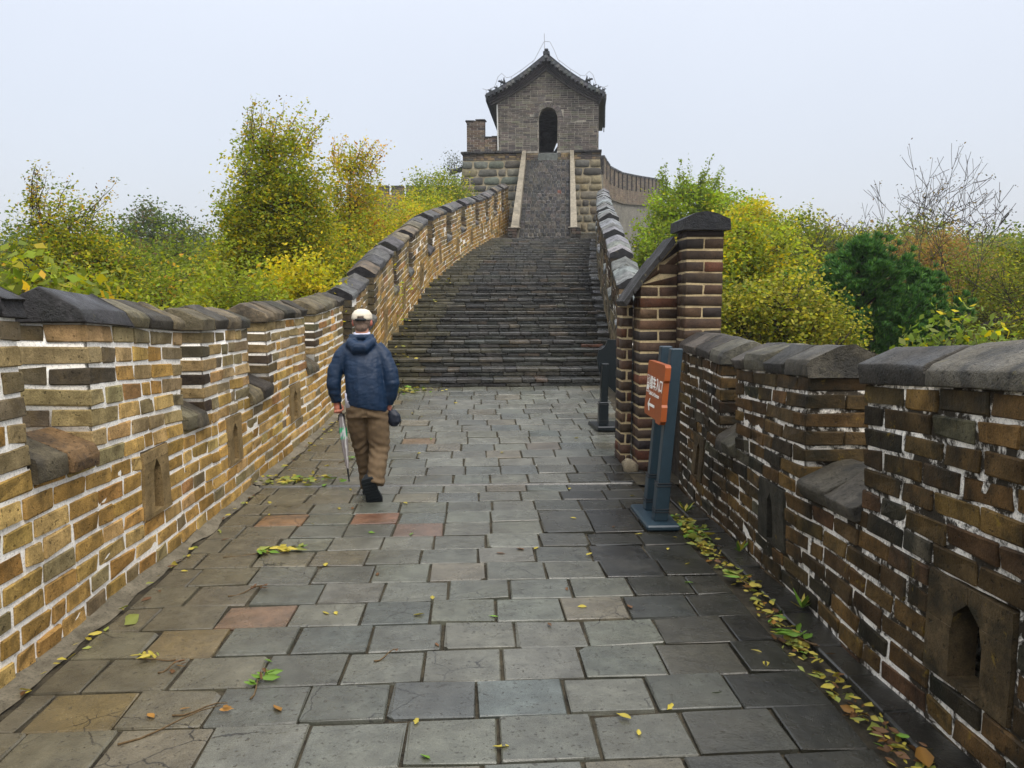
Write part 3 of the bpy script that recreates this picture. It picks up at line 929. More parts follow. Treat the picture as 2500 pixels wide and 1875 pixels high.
# voussoirs in two rings
for r0, r1, n in ((DR + .004, DR + .15, 17), (DR + .155, DR + .235, 11)):
    for k in range(n):
        a0, a1 = math.pi * k / n + .012, math.pi * (k + 1) / n - .012
        V = [(DC - math.cos(t) * r, v, DSP + math.sin(t) * r) for v in (-.02, .3) for r, t in ((r0, a0), (r1, a0), (r1, a1), (r0, a1))]
        V = np.array(V); F = _fix(V, [(0, 1, 2, 3), (7, 6, 5, 4), (0, 4, 5, 1), (1, 5, 6, 2), (2, 6, 7, 3), (3, 7, 4, 0)])
        MB().add(TW(V), F, pick([(1, (0.17, 0.155, 0.135)), (1, (0.12, 0.11, 0.10))], rw_)).build('voussoir', M['brick_tower'], tw)
# dark boarded leaf and raking timber that cross the rear doorway
wood_dark = plain('old_dark_wood', (0.02, 0.022, 0.025), 0.6)
MB().add(TW(sbox((0.86, DEP - .62, Z0), (1.34, DEP - .56, Z0 + 2.2))), SB_F).build('door_leaf', wood_dark, tw)
V = sbox((-.07, 0, 0), (.07, .08, 2.4)); ang = R(33)
V = np.stack([V[:, 0] * math.cos(ang) + V[:, 2] * math.sin(ang), V[:, 1] + DEP - .75, V[:, 2] * math.cos(ang) - V[:, 0] * math.sin(ang)], 1) + np.array([0.0, 0, Z0 + .55])
MB().add(TW(V), SB_F).build('raking_timber', wood_dark, tw)
# base of big stones
bs = MB()
Vb = np.array([(-4.28, -.12, 2.0), (2.98, -.12, 2.0), (2.98, 7.6, 2.0), (-4.28, 7.6, 2.0), (-3.88, 0.0, 6.62), (2.58, 0.0, 6.62), (2.58, 7.4, 6.62), (-3.88, 7.4, 6.62)])
bs.add(TW(Vb), _fix(Vb, [(0, 1, 2, 3), (4, 5, 6, 7), (0, 1, 5, 4), (1, 2, 6, 5), (2, 3, 7, 6), (3, 0, 4, 7)]), (.3, .3, .3))
Vb2 = Vb.copy(); Vb2[4:] = Vb2[:4]; Vb2[:4, 2] = -6; Vb2[:4, 0] *= 1.05
bs.add(TW(Vb2), _fix(Vb2, [(0, 1, 2, 3), (4, 5, 6, 7), (0, 1, 5, 4), (1, 2, 6, 5), (2, 3, 7, 6), (3, 0, 4, 7)]), (.3, .3, .3))
bs.build('base_core', M['mortar_base'], tw)
PALST = [(4, (0.165, 0.155, 0.115)), (3, (0.125, 0.120, 0.098)), (2, (0.21, 0.175, 0.11)), (1.5, (0.075, 0.07, 0.062)), (.7, (0.14, 0.148, 0.122))]
def stone(u0, u1, z0, z1, flank=False):
    n = 10; cu, cz = (u0 + u1) / 2, (z0 + z1) / 2; hu, hz = (u1 - u0) / 2, (z1 - z0) / 2
    ang = np.linspace(0, 2 * math.pi, n, endpoint=False) + rw_.uniform(0, .3)
    e = 0.38
    cx = np.sign(np.cos(ang)) * np.abs(np.cos(ang)) ** e; cy = np.sign(np.sin(ang)) * np.abs(np.sin(ang)) ** e
    k = rw_.uniform(.88, 1.03, n)
    V = []
    for sc, off in ((1.0, .06), (1.0, -.012), (0.92, -.035)):
        for i in range(n): V.append((cu + cx[i] * hu * sc * k[i], off + rw_.normal(0, .004), cz + cy[i] * hz * (sc if sc == 1 else .90) * k[i]))
    V.append((cu, -.042, cz)); V = np.array(V)
    F = [(r * n + i, r * n + (i + 1) % n, (r + 1) * n + (i + 1) % n, (r + 1) * n + i) for r in range(2) for i in range(n)]
    F += [(2 * n + i, 2 * n + (i + 1) % n, 3 * n) for i in range(n)]
    V2 = V.copy()
    V2[:, 1] += -0.12 * (6.62 - V[:, 2]) / 4.62
    F = [f for f in F]
    c0 = np.array([cu, .3, cz]); out = []
    for f in F:
        p = V[list(f)]; nn = np.cross(p[1] - p[0], p[2] - p[0]); out.append(f if np.dot(nn, p.mean(0) - c0) > 0 else f[::-1])
    MB().add(TW(V2), out, pick(PALST, rw_)).build('stone_block', M['stone'], tw, smooth=True)
z = 2.9
while z < 6.55:
    h = rw_.uniform(.28, .46)
    if 6.6 - (z + h) < .25: h = 6.6 - z
    kb = (6.62 - z) / 4.62
    for a, b in ((-3.92 - .38 * kb, -1.06), (1.38, 2.60 + .36 * kb)):
        u = a
        while u < b - .05:
            w = rw_.uniform(.35, 1.05) * (1.0 if a < 0 else .75)
            if b - (u + w) < .35: w = b - u
            stone(u + .012, u + w - .012, z + .015, z + h - .015); u += w
    z += h
# brick courses and ledge on top of the stones
lb = MB()
for k in range(3):
    z = 6.62 + k * .1
    for a, b in ((-3.90, -1.05), (-.86, -.3), (.59, 1.20), (1.36, 2.60)):
        u = a
        while u < b - .02:
            w = min(rw_.choice((.34, .17)), b - u)
            if b - u - w < .08: w = b - u
            col = pick([(2, (0.24, 0.18, 0.10)), (2, (0.13, 0.10, 0.07)), (1, (0.09, 0.08, 0.07))], rw_)
            V = sbox((u + .008, -.02 + rw_.normal(0, .006), z + .006), (u + w - .008, .3, z + .094)); lb.add(TW(V), SB_F, col); u += w
lb.build('ledge_brickwork', M['brick_tower'], tw)['kind'] = 'stuff'
for a, b in ((-3.98, -1.06), (1.37, 2.66)):
    u = a
    while u < b - .02:
        w = .42 if b - u > .55 else b - u
        V = cbox((u + .004, -.12, 6.925), (u + w - .004, .9, 7.025), .015, .004, rw_); MB().add(TW(V), CB_F, (.045, .043, .042)).build('ledge_slab', M['coping_dark'], tw); u += w
V = cbox((DU0 - .02, -.05, 6.55), (DU1 + .02, .7, 6.89), .02, .004, rw_); MB().add(TW(V), CB_F, (.11, .12, .11)).build('threshold', M['stone'], tw)
V = sbox((-3.7, 0.3, 6.6), (2.5, 7.3, 7.0)); MB().add(TW(V), SB_F, (.06, .06, .055)).build('terrace_floor', M['paver'], tw)
# parapet on the terrace, left of the house
pt = MB()
for (a, b, z0, z1, v0, v1) in ((-3.70, -2.84, 7.03, 8.42, .0, .36), (-2.84, -2.26, 7.03, 7.66, .0, .36), (-3.70, -3.34, 7.03, 8.42, .36, 1.2), (-3.70, -3.34, 7.03, 7.66, 1.2, 1.7), (-3.70, -3.34, 7.03, 8.42, 1.7, 3.4)):
    pt.add(TW(sbox((a + .02, v0 + .02, z0), (b - .02, v1 - .02, z1))), SB_F, (.3, .3, .3))
pt.build('terrace_parapet_core', M['mortar_white'], tw)
pb = MB()
for (a, b, z0, z1) in ((-3.70, -2.84, 7.03, 8.42), (-2.84, -2.26, 7.03, 7.66)):
    z = z0; c = 0
    while z < z1 - .05:
        u = a
        while u < b - .02:
            w = .34 if (c % 2 == 0) else (.17 if u == a else .34)
            if b - u - w < .1: w = b - u
            pb.add(TW(sbox((u + .008, 0 + rw_.normal(0, .004), z + .01), (u + w - .008, .36, z + .105))), SB_F, pick([(2, (.11, .08, .06)), (2, (.16, .12, .085)), (1, (.07, .06, .055))], rw_)); u += w
        z += .11; c += 1
for (v0, v1, z1) in ((.36, 1.2, 8.42), (1.2, 1.7, 7.66), (1.7, 3.4, 8.42)):
    z = 7.03
    while z < z1 - .05:
        v = v0
        while v < v1 - .05:
            w = min(.34, v1 - v); pb.add(TW(sbox((-3.71, v + .008, z + .01), (-3.4, v + w - .008, z + .105))), SB_F, (.12, .09, .065)); v += w
        z += .11
pb.build('terrace_parapet', M['brick_tower'], tw)['kind'] = 'stuff'
for a, b, z in ((-3.76, -3.30, 8.42), (-3.28, -2.80, 8.46), (-2.84, -2.52, 7.66), (-2.52, -2.25, 7.68)):
    V = cbox((a, -.04, z), (b, .42, z + .07), .02, .006, rw_); MB().add(TW(V), CB_F, (.05, .048, .045)).build('coping_stone', M['coping_dark'], tw)
# stone water spout
V = np.array([(-4.62, .5, 6.10), (-3.85, .45, 6.28), (-3.85, .8, 6.28), (-4.62, .75, 6.10), (-4.58, .5, 6.26), (-3.85, .45, 6.48), (-3.85, .8, 6.48), (-4.58, .75, 6.26)])
MB().add(TW(V), _fix(V, [(0, 1, 2, 3), (4, 5, 6, 7), (0, 1, 5, 4), (1, 2, 6, 5), (2, 3, 7, 6), (3, 0, 4, 7)]), (.05, .05, .05)).build('water_spout', M['stone'], tw)
# white downpipe
pv = plain('pale_pipe', (.55, .55, .52), .5)
V, F = tube([(-2.24, -.07, 9.15), (-2.20, -.07, 7.06)], .032, 8); MB().add(TW(V), F).build('downpipe', pv, tw)

# roof
rf = empty('roof', (0, 0, 0)); rf.parent = tw
roofm = masonry('roof_tile', var=.35, bump=.4, stain=(.02, .025, .03), stain_amt=.5, stain_scale=2, rough=.6)
def slope(t, s, flare=0.0):
    """upper roof line, t 0 ridge .. 1 eave, s -1 or 1"""
    u = UC - .02 + s * ((2.80 if s < 0 else 2.68) + flare) * t
    z = 11.30 - 1.72 * t + 0.16 * math.sin(math.pi * t) * -1 
    return u, z
NT = 16
def band(s, o0, o1, v0, v1, name, col, mat, t0=0.0, t1=1.0, flare=(0, 0)):
    V = []; 
    for j in range(NT + 1):
        t = t0 + (t1 - t0) * j / NT
        u, z = slope(t, s); u2, z2 = slope(t + .01, s)
        tx, tz = (u2 - u), (z2 - z); L = math.hypot(tx, tz); nx, nz = tz / L * s, -tx / L * s   # inward normal (down)
        if nz > 0: nx, nz = -nx, -nz
        for o in (o0, o1):
            k = 1 if o > 0 or t > .03 else 1
            uu = u + nx * o * (0 if t < .02 and t0 == 0 else 1); zz = z + nz * o
            if s > 0: uu = max(uu, UC - .02)
            else: uu = min(uu, UC - .02)
            V.append((uu, v0, zz)); V.append((uu + s * flare[1] * t, v1, zz))
    F = []
    for j in range(NT):
        a, b = j * 4, (j + 1) * 4
        F += [(a, b, b + 2, a + 2), (a + 1, a + 3, b + 3, b + 1), (a, a + 1, b + 1, b), (a + 2, b + 2, b + 3, a + 3)]
    F += [(0, 2, 3, 1), (NT * 4, NT * 4 + 1, NT * 4 + 3, NT * 4 + 2)]
    V = np.array(V)
    if s < 0: F = [f[::-1] for f in F]
    return MB().add(TW(V), F, col).build(name, mat, rf)
for s in (-1, 1):
    band(s, 0.0, 0.13, -.42, 7.4, 'roof_slope', (.050, .055, .062), roofm, flare=(0, .24 if s < 0 else .12))
    band(s, 0.135, 0.32, -.22, .1, 'barge_course', (.085, .075, .082), roofm)
    band(s, 0.325, 0.405, -.15, .1, 'verge_moulding', (.075, .068, .072), roofm)
    band(s, 0.41, 0.50, -.08, .1, 'verge_moulding', (.095, .085, .082), roofm)
    band(s, -.10, 0.0, -.16, .1, 'verge_ridge', (.035, .04, .046), roofm, 0.0, .76)
    # drip tiles along the verge
    for k in range(15):
        t = (k + .5) / 15
        u, z = slope(t, s); u2, z2 = slope(t + .02, s); L = math.hypot(u2 - u, z2 - z); nx, nz = (z2 - z) / L, -(u2 - u) / L
        if nz > 0: nx, nz = -nx, -nz
        c = np.array([u + nx * .12, 0, z + nz * .12])
        V, F = tube([(c[0], -.56, c[2]), (c[0], -.2, c[2] + .03)], .078, 8)
        col = pick([(3, (.10, .105, .115)), (1, (.16, .16, .15)), (1, (.06, .065, .07))], rw_)
        MB().add(TW(V), F, col).build('roof_tile', roofm, rf, smooth=False)
        cc = c + np.array([(u2 - u) / L * .1, 0, (z2 - z) / L * .1])
        tri = [(cc[0] - .085, cc[2] + .03), (cc[0] + .085, cc[2] + .03), (cc[0] + .05, cc[2] - .10), (cc[0], cc[2] - .16), (cc[0] - .05, cc[2] - .10)]
        V = np.array([(p, v, q) for v in (-.50, -.46) for p, q in tri]); n5 = 5
        F = _fix(V, [tuple(range(5)), tuple(range(5, 10))] + [(i, (i + 1) % 5, 5 + (i + 1) % 5, 5 + i) for i in range(5)])
        MB().add(TW(V), F, col * .8).build('drip_tile', roofm, rf)
    # rolls running down the slope, and the saw-toothed eave
    rolls = MB(); ev = MB()
    for v in np.arange(.0, 7.4, .24):
        pts = [(slope(t, s)[0] + s * .2 * t * v / 7.4, v, slope(t, s)[1] + .02) for t in np.linspace(.02, 1.02, 7)]
        V, F = tube(pts, .065, 6); rolls.add(TW(V), F, (.06, .065, .07))
        u, z = slope(1.0, s); u += s * .18 * v / 7.4
        tri = [(v - .09, z - .10), (v + .09, z - .10), (v, z - .27)]
        V = np.array([(u + s * dx, a, b) for dx in (0, .04) for a, b in tri]); F = _fix(V, [(0, 1, 2), (3, 4, 5), (0, 1, 4, 3), (1, 2, 5, 4), (2, 0, 3, 5)])
        ev.add(TW(V), F, (.05, .055, .06))
    rolls.build('tile_roll', roofm, rf)['kind'] = 'stuff'
    ev.build('eave_drip', roofm, rf)['kind'] = 'stuff'
    V = sbox((UL - .35 if s < 0 else UR - .1, .05, 9.38), (UL + .1 if s < 0 else UR + .35, 7.2, 9.56)); MB().add(TW(V), SB_F, (.07, .065, .06)).build('eave_beam', roofm, rf)
# ridge block and mortar patch under it
V = cbox((UC - .16, -.5, 11.22), (UC + .14, 7.3, 11.40), .03, .0); MB().add(TW(V), CB_F, (.03, .035, .04)).build('ridge', roofm, rf)
V = cbox((UC - .10, -.52, 11.38), (UC + .08, -.2, 11.50), .03, .0); MB().add(TW(V), CB_F, (.03, .035, .04)).build('ridge_cap', roofm, rf)
V = np.array([(UC - .02, v, 11.20) for v in (-.44, -.38)] + [(UC - .40, v, 10.93) for v in (-.44, -.38)] + [(UC - .02, v, 11.05) for v in (-.44, -.38)] + [(UC + .38, v, 10.93) for v in (-.44, -.38)])
MB().add(TW(V), [(0, 2, 4), (0, 4, 6), (1, 5, 3), (1, 7, 5), (0, 1, 3, 2), (0, 6, 7, 1), (2, 3, 5, 4), (4, 5, 7, 6)], (.22, .21, .15)).build('mortar_patch', M['stone'], rf)
# ridge beasts: a horned head with an upright tail, and small seated animals
def beast(u, z, s, sc, name):
    mb_ = MB()
    P_ = lambda pts: [(u + s * x * sc, -.25, z + y * sc) for x, y in pts]
    for pts, rr_ in ((P_([(-.28, 0), (0, .14), (.22, .20)]), (.10 * sc, .15 * sc, .10 * sc)), (P_([(.18, .20), (.38, .26), (.46, .20)]), (.11 * sc, .085 * sc, .04 * sc)),
                     (P_([(-.2, .05), (-.10, .42), (-.13, .62)]), (.10 * sc, .07 * sc, .02 * sc)), (P_([(.16, .22), (.12, .42)]), (.05 * sc, .015 * sc)),
                     (P_([(.15, .1), (.2, -.12)]), (.06 * sc, .05 * sc)), (P_([(-.25, .05), (-.3, -.2)]), (.07 * sc, .06 * sc))):
        V, F = tube(pts, rr_, 7); mb_.add(TW(V), F, (.035, .04, .045))
    mb_.build(name, roofm, rf, smooth=True)
for s, ts in ((-1, (.83, .93)), (1, (.83, .91, .985))):
    u, z = slope(.72, s); beast(u, z + .11, s, .48, 'ridge_beast')
    for t in ts:
        u, z = slope(t, s); beast(u, z + .05, s, .26, 'roof_animal')
# lightning conductor
lr = MB(); wire = plain('steel_wire', (.28, .28, .29), .5)
V, F = tube([(UC - .12, -.2, 12.25), (UC - .1, -.2, 11.4)], .012, 5); lr.add(TW(V), F)
for s in (-1, 1):
    pts = [(UC - .04, -.2, 11.90), (UC + s * .14, -.2, 11.88), (UC + s * .32, -.2, 11.55)]
    for t in (.2, .4, .58): u, z = slope(t, s); pts.append((u, -.2, z + .22))
    for t, o in ((.66, .30), (.74, .62), (.80, .55), (.86, .18), (.93, .16), (1.0, .22), (1.06, .36)):
        u, z = slope(t, s); pts.append((u, -.2, z + o))
    V, F = tube(pts, .011, 5); lr.add(TW(V), F)
    for t in (.22, .42, .58, .9, 1.0):
        u, z = slope(t, s); V, F = tube([(u, -.2, z), (u, -.2, z + .22)], .009, 4); lr.add(TW(V), F)
lr.build('lightning_wire', wire, tw)

# ------------------------------------------------------------ steep ramp of small brick steps up to the door, with plain stone strings
rp = empty('ramp_steps', (3.1, 34.6, 4.0), 'steep narrow flight of small brick steps between two pale stone strings up to the arched door', None, None, 'structure')
B0 = np.array([2.745, 31.5, 2.38]); T0 = TW([(.155, -.02, 6.56)])[0]
ax = T0 - B0; hd_ = np.array([ax[0], ax[1], 0]); hl = np.linalg.norm(hd_); hd_ /= hl; rt_ = np.array([hd_[1], -hd_[0], 0])
def RP(V):
    V = np.asarray(V, float).reshape(-1, 3)
    return B0 + V[:, :1] * rt_ + V[:, 1:2] * hd_ + np.stack([0 * V[:, 0], 0 * V[:, 0], V[:, 2]], 1)
NSt = 24; rise = (T0[2] - B0[2]) / NSt; run = hl / NSt
crp = MB(); cnt = 0
PALR = [(5, (0.058, 0.055, 0.050)), (3, (0.09, 0.078, 0.064)), (2, (0.035, 0.034, 0.034)), (0.1, (0.15, 0.05, 0.03))]
for i in range(NSt):
    x = -1.02; nb = 10 + i % 2
    crp.add(RP(sbox((-1.04, i * run + .03, -1.5), (1.04, (i + 1) * run + .03, (i + 1) * rise - .03))), SB_F, (.1, .09, .07))
    for k in range(nb):
        w = 2.04 / nb
        V = cbox((x + .011, i * run + rw_.normal(0, .008), i * rise + .012), (x + w - .011, (i + 1) * run + .06, (i + 1) * rise - .006), .012, .003, rw_)
        MB().add(RP(V), CB_F, pick(PALR, rw_)).build('brick', M['brick_step'], rp); x += w
crp.build('ramp_core', M['mortar_tower'], rp)
for s in (-1, 1):
    x0, x1 = (-1.22, -1.03) if s < 0 else (1.03, 1.20)
    w0, w1 = (-1.34, -1.03) if s < 0 else (1.03, 1.30)
    zt = T0[2] - B0[2] + .48
    V = np.array([(w0, .1, -.3), (w1, .1, -.3), (x1, hl, .2), (x0, hl, .2), (w0, .1, .50), (w1, .1, .50), (x1, hl, zt), (x0, hl, zt)])
    F = _fix(V, [(0, 1, 2, 3), (4, 5, 6, 7), (0, 1, 5, 4), (1, 2, 6, 5), (2, 3, 7, 6), (3, 0, 4, 7)])
    MB().add(RP(V), F, (.24, .21, .155)).build('stone_string', M['stone'], rp)
    for k in range(4):
        for j in range(2):
            a = w0 - .12 if s < 0 else w0 + .03; b = a + .38
            m_ = (a + b) / 2
            V = cbox((a + .005 if j == 0 else m_ + .005, -.12, k * .12 + .006), (m_ - .005 if j == 0 else b - .005, .3, k * .12 + .114), .008, .003, rw_)
            MB().add(RP(V), CB_F, pick([(1, (.085, .065, .05)), (1, (.05, .045, .04))], rw_)).build('footing_brick', M['brick_pier'], rp)
    V = cbox((min(w0, w1) - .10, -.14, .48), (max(w0, w1) + .10, .34, .53), .01, .0, rw_); MB().add(RP(V), CB_F, (.22, .20, .16)).build('footing_cap', M['stone'], rp)

# ------------------------------------------------------------ the wall going on beyond the tower
def far_wall(name, label, pts, tops, nm, hm, hb, seed, gap=.25):
    rg = np.random.default_rng(seed)
    root = empty(name, tuple(np.mean(np.array(pts), 0).tolist() + [float(tops[0] - 3)]), label, 'battlement')
    pts = np.array(pts, float); d = np.r_[0, np.cumsum(np.linalg.norm(np.diff(pts, axis=0), axis=1))]
    L = d[-1]
    X = lambda s: np.interp(s, d, pts[:, 0]); Y = lambda s: np.interp(s, d, pts[:, 1]); T = lambda s: np.interp(s, d, tops)
    bwk = MB(); body = MB()
    def seg(a, b, z0, z1, th, col, mb):
        # z relative to top line
        A = np.array([X(a), Y(a)]); B = np.array([X(b), Y(b)]); t = (B - A) / np.linalg.norm(B - A); nrm = np.array([-t[1], t[0]])
        if nrm[1] > 0: nrm = -nrm
        V = []
        for p, s in ((A, a), (B, b)):
            for o in (th, -.6):
                for z in (z0, z1): V.append((p[0] + nrm[0] * o, p[1] + nrm[1] * o, T(s) + z))
        V = np.array(V); F = _fix(V, [(0, 1, 3, 2), (4, 5, 7, 6), (0, 1, 5, 4), (2, 3, 7, 6), (0, 2, 6, 4), (1, 3, 7, 5)])
        mb.add(V, F, col)
    pit = L / nm
    for i in range(nm):
        a, b = i * pit, (i + 1) * pit - gap
        mb_ = MB()
        z = -.1
        while z > -hm:
            x = a
            while x < b - .02:
                w = min(.42, b - x); seg(x + .01, x + w - .01, z - .13, z - .015, 0.01 + rg.normal(0, .004), pick([(3, (.22, .17, .115)), (2, (.17, .135, .10)), (1, (.12, .10, .085))], rg), mb_); x += w
            z -= .145
        for q_ in (a, b - .03): seg(q_ - .004, q_ + .034, -hm, -.1, .006, (.035, .03, .028), mb_)  # dark plates paint shade on the merlon end faces
        o = mb_.build('merlon', M['brick_tower'], root)
        c_ = MB(); seg(a - .03, b + .03, -.1, .03, .05, (.05, .05, .05), c_); c_.build('merlon_coping', M['coping_dark'], root)
        seg(a, b, -hm, -.1, -.01, (.2, .18, .14), body)
        seg(i * pit, (i + 1) * pit, -hm - hb, -hm, -.005, (.2, .18, .14), body)
        z = -hm
        while z > -hm - hb:
            for x in np.arange(i * pit, (i + 1) * pit - .05, .42):
                seg(x + .01, min(x + .41, (i + 1) * pit), z - .13, z - .015, 0.01 + rg.normal(0, .005), pick([(3, (.24, .18, .12)), (2, (.20, .15, .10))], rg), bwk)
            z -= .145
        seg(i * pit, (i + 1) * pit, -hm - hb - .12, -hm - hb, .12, (.15, .12, .08), body)
        seg(i * pit, (i + 1) * pit, -hm - hb - 9, -hm - hb - .12, 0.0, (.20, .185, .15), body)
    bwk.build('brickwork', M['brick_tower'], root)['kind'] = 'stuff'
    body.build('wall_body', M['stone'], root)
far_wall('distant_battlement', 'distant tan battlement curving away behind the right flank of the tower', [(8.7, 54), (9.6, 56.5), (11.1, 60), (13.1, 64), (15.1, 68), (17, 72)], [9.75, 9.45, 9.6, 10.0, 10.45, 10.9], 15, 1.25, .95, 3, .34)
far_wall('distant_battlement', 'far grey merlons on the skyline left of the tower, above the trees', [(-9.5, 60), (-6.2, 60), (-3.0, 60), (0.5, 60)], [8.5, 8.5, 8.5, 8.5], 9, .75, .5, 4, .22)
# ------------------------------------------------------------ hills
def gauss(x, y, cx, cy, sx, sy, h): return h * np.exp(-((x - cx) / sx) ** 2 - ((y - cy) / sy) ** 2)
def ground_h(x, y):
    x = np.asarray(x, float); y = np.asarray(y, float)
    base = np.interp(y, [-40, 8, 20, 32, 60, 90], [-5.2, -5.0, -3.8, -1.6, 0.6, -3])
    xc = np.interp(y, [0, 13, 31, 60], [0, .3, 2.8, 8])
    d = np.abs(x - xc)
    z = base - 0.10 * np.clip(d - 4, 0, 14)
    z += gauss(x, y, 30, 52, 20, 16, 2.6) + gauss(x, y, -22, 44, 14, 14, 1.6) + gauss(x, y, 12, 68, 10, 10, 3.5) + gauss(x, y, -5, 62, 8, 10, 3.0)
    far = np.clip((np.hypot(x, y) - 85) / 200, 0, 1)
    z = z * (1 - far) + far * -40
    return z + 0.25 * np.sin(x * .7 + 1) * np.cos(y * .5)
g1 = np.r_[-900, -500, -250, -140, -95, np.linspace(-70, 70, 90), 95, 140, 250, 500, 900]
g2 = np.r_[-900, -400, -150, -60, np.linspace(-30, 100, 84), 120, 160, 260, 500, 900, 1400]
GX, GY = np.meshgrid(g1, g2)
V = np.stack([GX.ravel(), GY.ravel(), ground_h(GX, GY).ravel()], 1); nx = len(g1)
F = [(j * nx + i, j * nx + i + 1, (j + 1) * nx + i + 1, (j + 1) * nx + i) for j in range(len(g2) - 1) for i in range(nx - 1)]
hill_m = plain('hillside_soil', (.060, .060, .025), .95, .1, .5, 1.2, .3)
tag(MB().add(V, F, (.06, .06, .025)).build('hillside', hill_m, None, smooth=True), 'wooded hillside falling away on both sides of the wall', kind='structure')

# ------------------------------------------------------------ leaves, twigs, trees
def leaf_mat(name, transl=0.5, rough=0.55):
    m, n, l, b = nodes(name)
    at = n.new('ShaderNodeAttribute'); at.attribute_name = 'col'
    l.new(at.outputs['Color'], b.inputs['Base Color'])
    b.inputs['Roughness'].default_value = rough
    b.inputs['Specular IOR Level'].default_value = 0.18
    tr = n.new('ShaderNodeBsdfTranslucent')
    tint = _mix(n, l, 1.0, at.outputs['Color'], (1.25, 1.3, 0.6), 'MULTIPLY')
    l.new(tint, tr.inputs['Color'])
    mx = n.new('ShaderNodeMixShader'); mx.inputs[0].default_value = transl
    l.new(b.outputs[0], mx.inputs[1]); l.new(tr.outputs[0], mx.inputs[2])
    l.new(mx.outputs[0], n['Material Output'].inputs[0])
    return m
LEAF = leaf_mat('leaf')
NEEDLE = leaf_mat('needle', 0.12)
BARK = plain('bark', (.055, .045, .035), .9, .2, .4, 30, .5)

def quad_mesh(name, c, a, b, col, mat, parent, extra=None, fold=0.0):
    """rhombic leaves: centre c, long half axis a, short half axis b"""
    n = len(c)
    nrm = np.cross(a, b); nrm /= np.maximum(np.linalg.norm(nrm, axis=1, keepdims=True), 1e-9)
    w = np.linalg.norm(b, axis=1, keepdims=True)
    P = np.stack([c - a, c - a * .15 + b + nrm * w * fold, c + a, c - a * .15 - b + nrm * w * fold], 1).reshape(-1, 3)
    off = np.zeros(3); p = parent
    while p is not None: off += np.array(p.location); p = p.parent
    P = P - off
    me = bpy.data.meshes.new(name)
    me.vertices.add(n * 4); me.vertices.foreach_set('co', P.astype(np.float32).ravel())
    me.loops.add(n * 4); me.loops.foreach_set('vertex_index', np.arange(n * 4, dtype=np.int32))
    me.polygons.add(n); me.polygons.foreach_set('loop_start', np.arange(0, n * 4, 4, dtype=np.int32))
    me.polygons.foreach_set('loop_total', np.full(n, 4, np.int32))
    me.update(calc_edges=True)
    ca = me.color_attributes.new('col', 'FLOAT_COLOR', 'POINT')
    ca.data.foreach_set('color', np.concatenate([np.repeat(col, 4, 0), np.ones((n * 4, 1))], 1).astype(np.float32).ravel())
    me.materials.append(mat)
    o = bpy.data.objects.new(name, me); COL.objects.link(o); o.parent = parent
    return o

def rand_dirs(n, rg, up=0.0):
    v = rg.normal(0, 1, (n, 3)); v[:, 2] += up
    return v / np.linalg.norm(v, axis=1, keepdims=True)

def leaf_cloud(cl, per, spread, size, pal, rg, aspect=0.55, droop=0.0, flat=1.0, corr=0.7, colvar=.2):
    """cl cluster centres (n,3) -> leaf arrays"""
    n = len(cl) * per
    c = np.repeat(cl, per, 0) + rg.normal(0, 1, (n, 3)) * spread * np.array([1, 1, flat])
    a = rand_dirs(n, rg); a[:, 2] = a[:, 2] * .6 - droop; a /= np.linalg.norm(a, axis=1, keepdims=True)
    t = rand_dirs(n, rg, 1.5); b = np.cross(a, t); b /= np.maximum(np.linalg.norm(b, axis=1, keepdims=True), 1e-6)
    s = size * rg.uniform(.6, 1.25, (n, 1))
    w = np.array([p[0] for p in pal], float); w /= w.sum(); cols = np.array([p[1] for p in pal])
    ci = np.repeat(rg.choice(len(pal), len(cl), p=w), per); own = rg.choice(len(pal), n, p=w)
    k = np.where(rg.random(n) < corr, ci, own)
    col = cols[k] * np.repeat(rg.uniform(.68, 1.25, len(cl)), per)[:, None] * rg.uniform(1 - colvar, 1 + colvar, (n, 1)) * (1 + rg.normal(0, .05, (n, 3)))
    return c, a * s * .5, b * s * .5 * aspect, np.clip(col, 0.004, .9)

def shell_points(ells, n, rg, inner=0.35):
    """points spread through a union of ellipsoids, denser towards the outside, with lumpy outline"""
    vol = np.array([e[3] * e[4] * e[5] for e in ells]) ** .8; vol /= vol.sum()
    k = rg.choice(len(ells), n, p=vol); E = np.array(ells)[k]
    d = rand_dirs(n, rg)
    r = (inner + (1 - inner) * rg.random(n) ** .55)
    lump = np.array([1 + .30 * noise.noise(Vector((q[0] * 1.9 + kk * 3.3, q[1] * 1.9, q[2] * 1.9))) for q, kk in zip(d, k)])
    return E[:, :3] + d * E[:, 3:6] * (r * lump)[:, None]

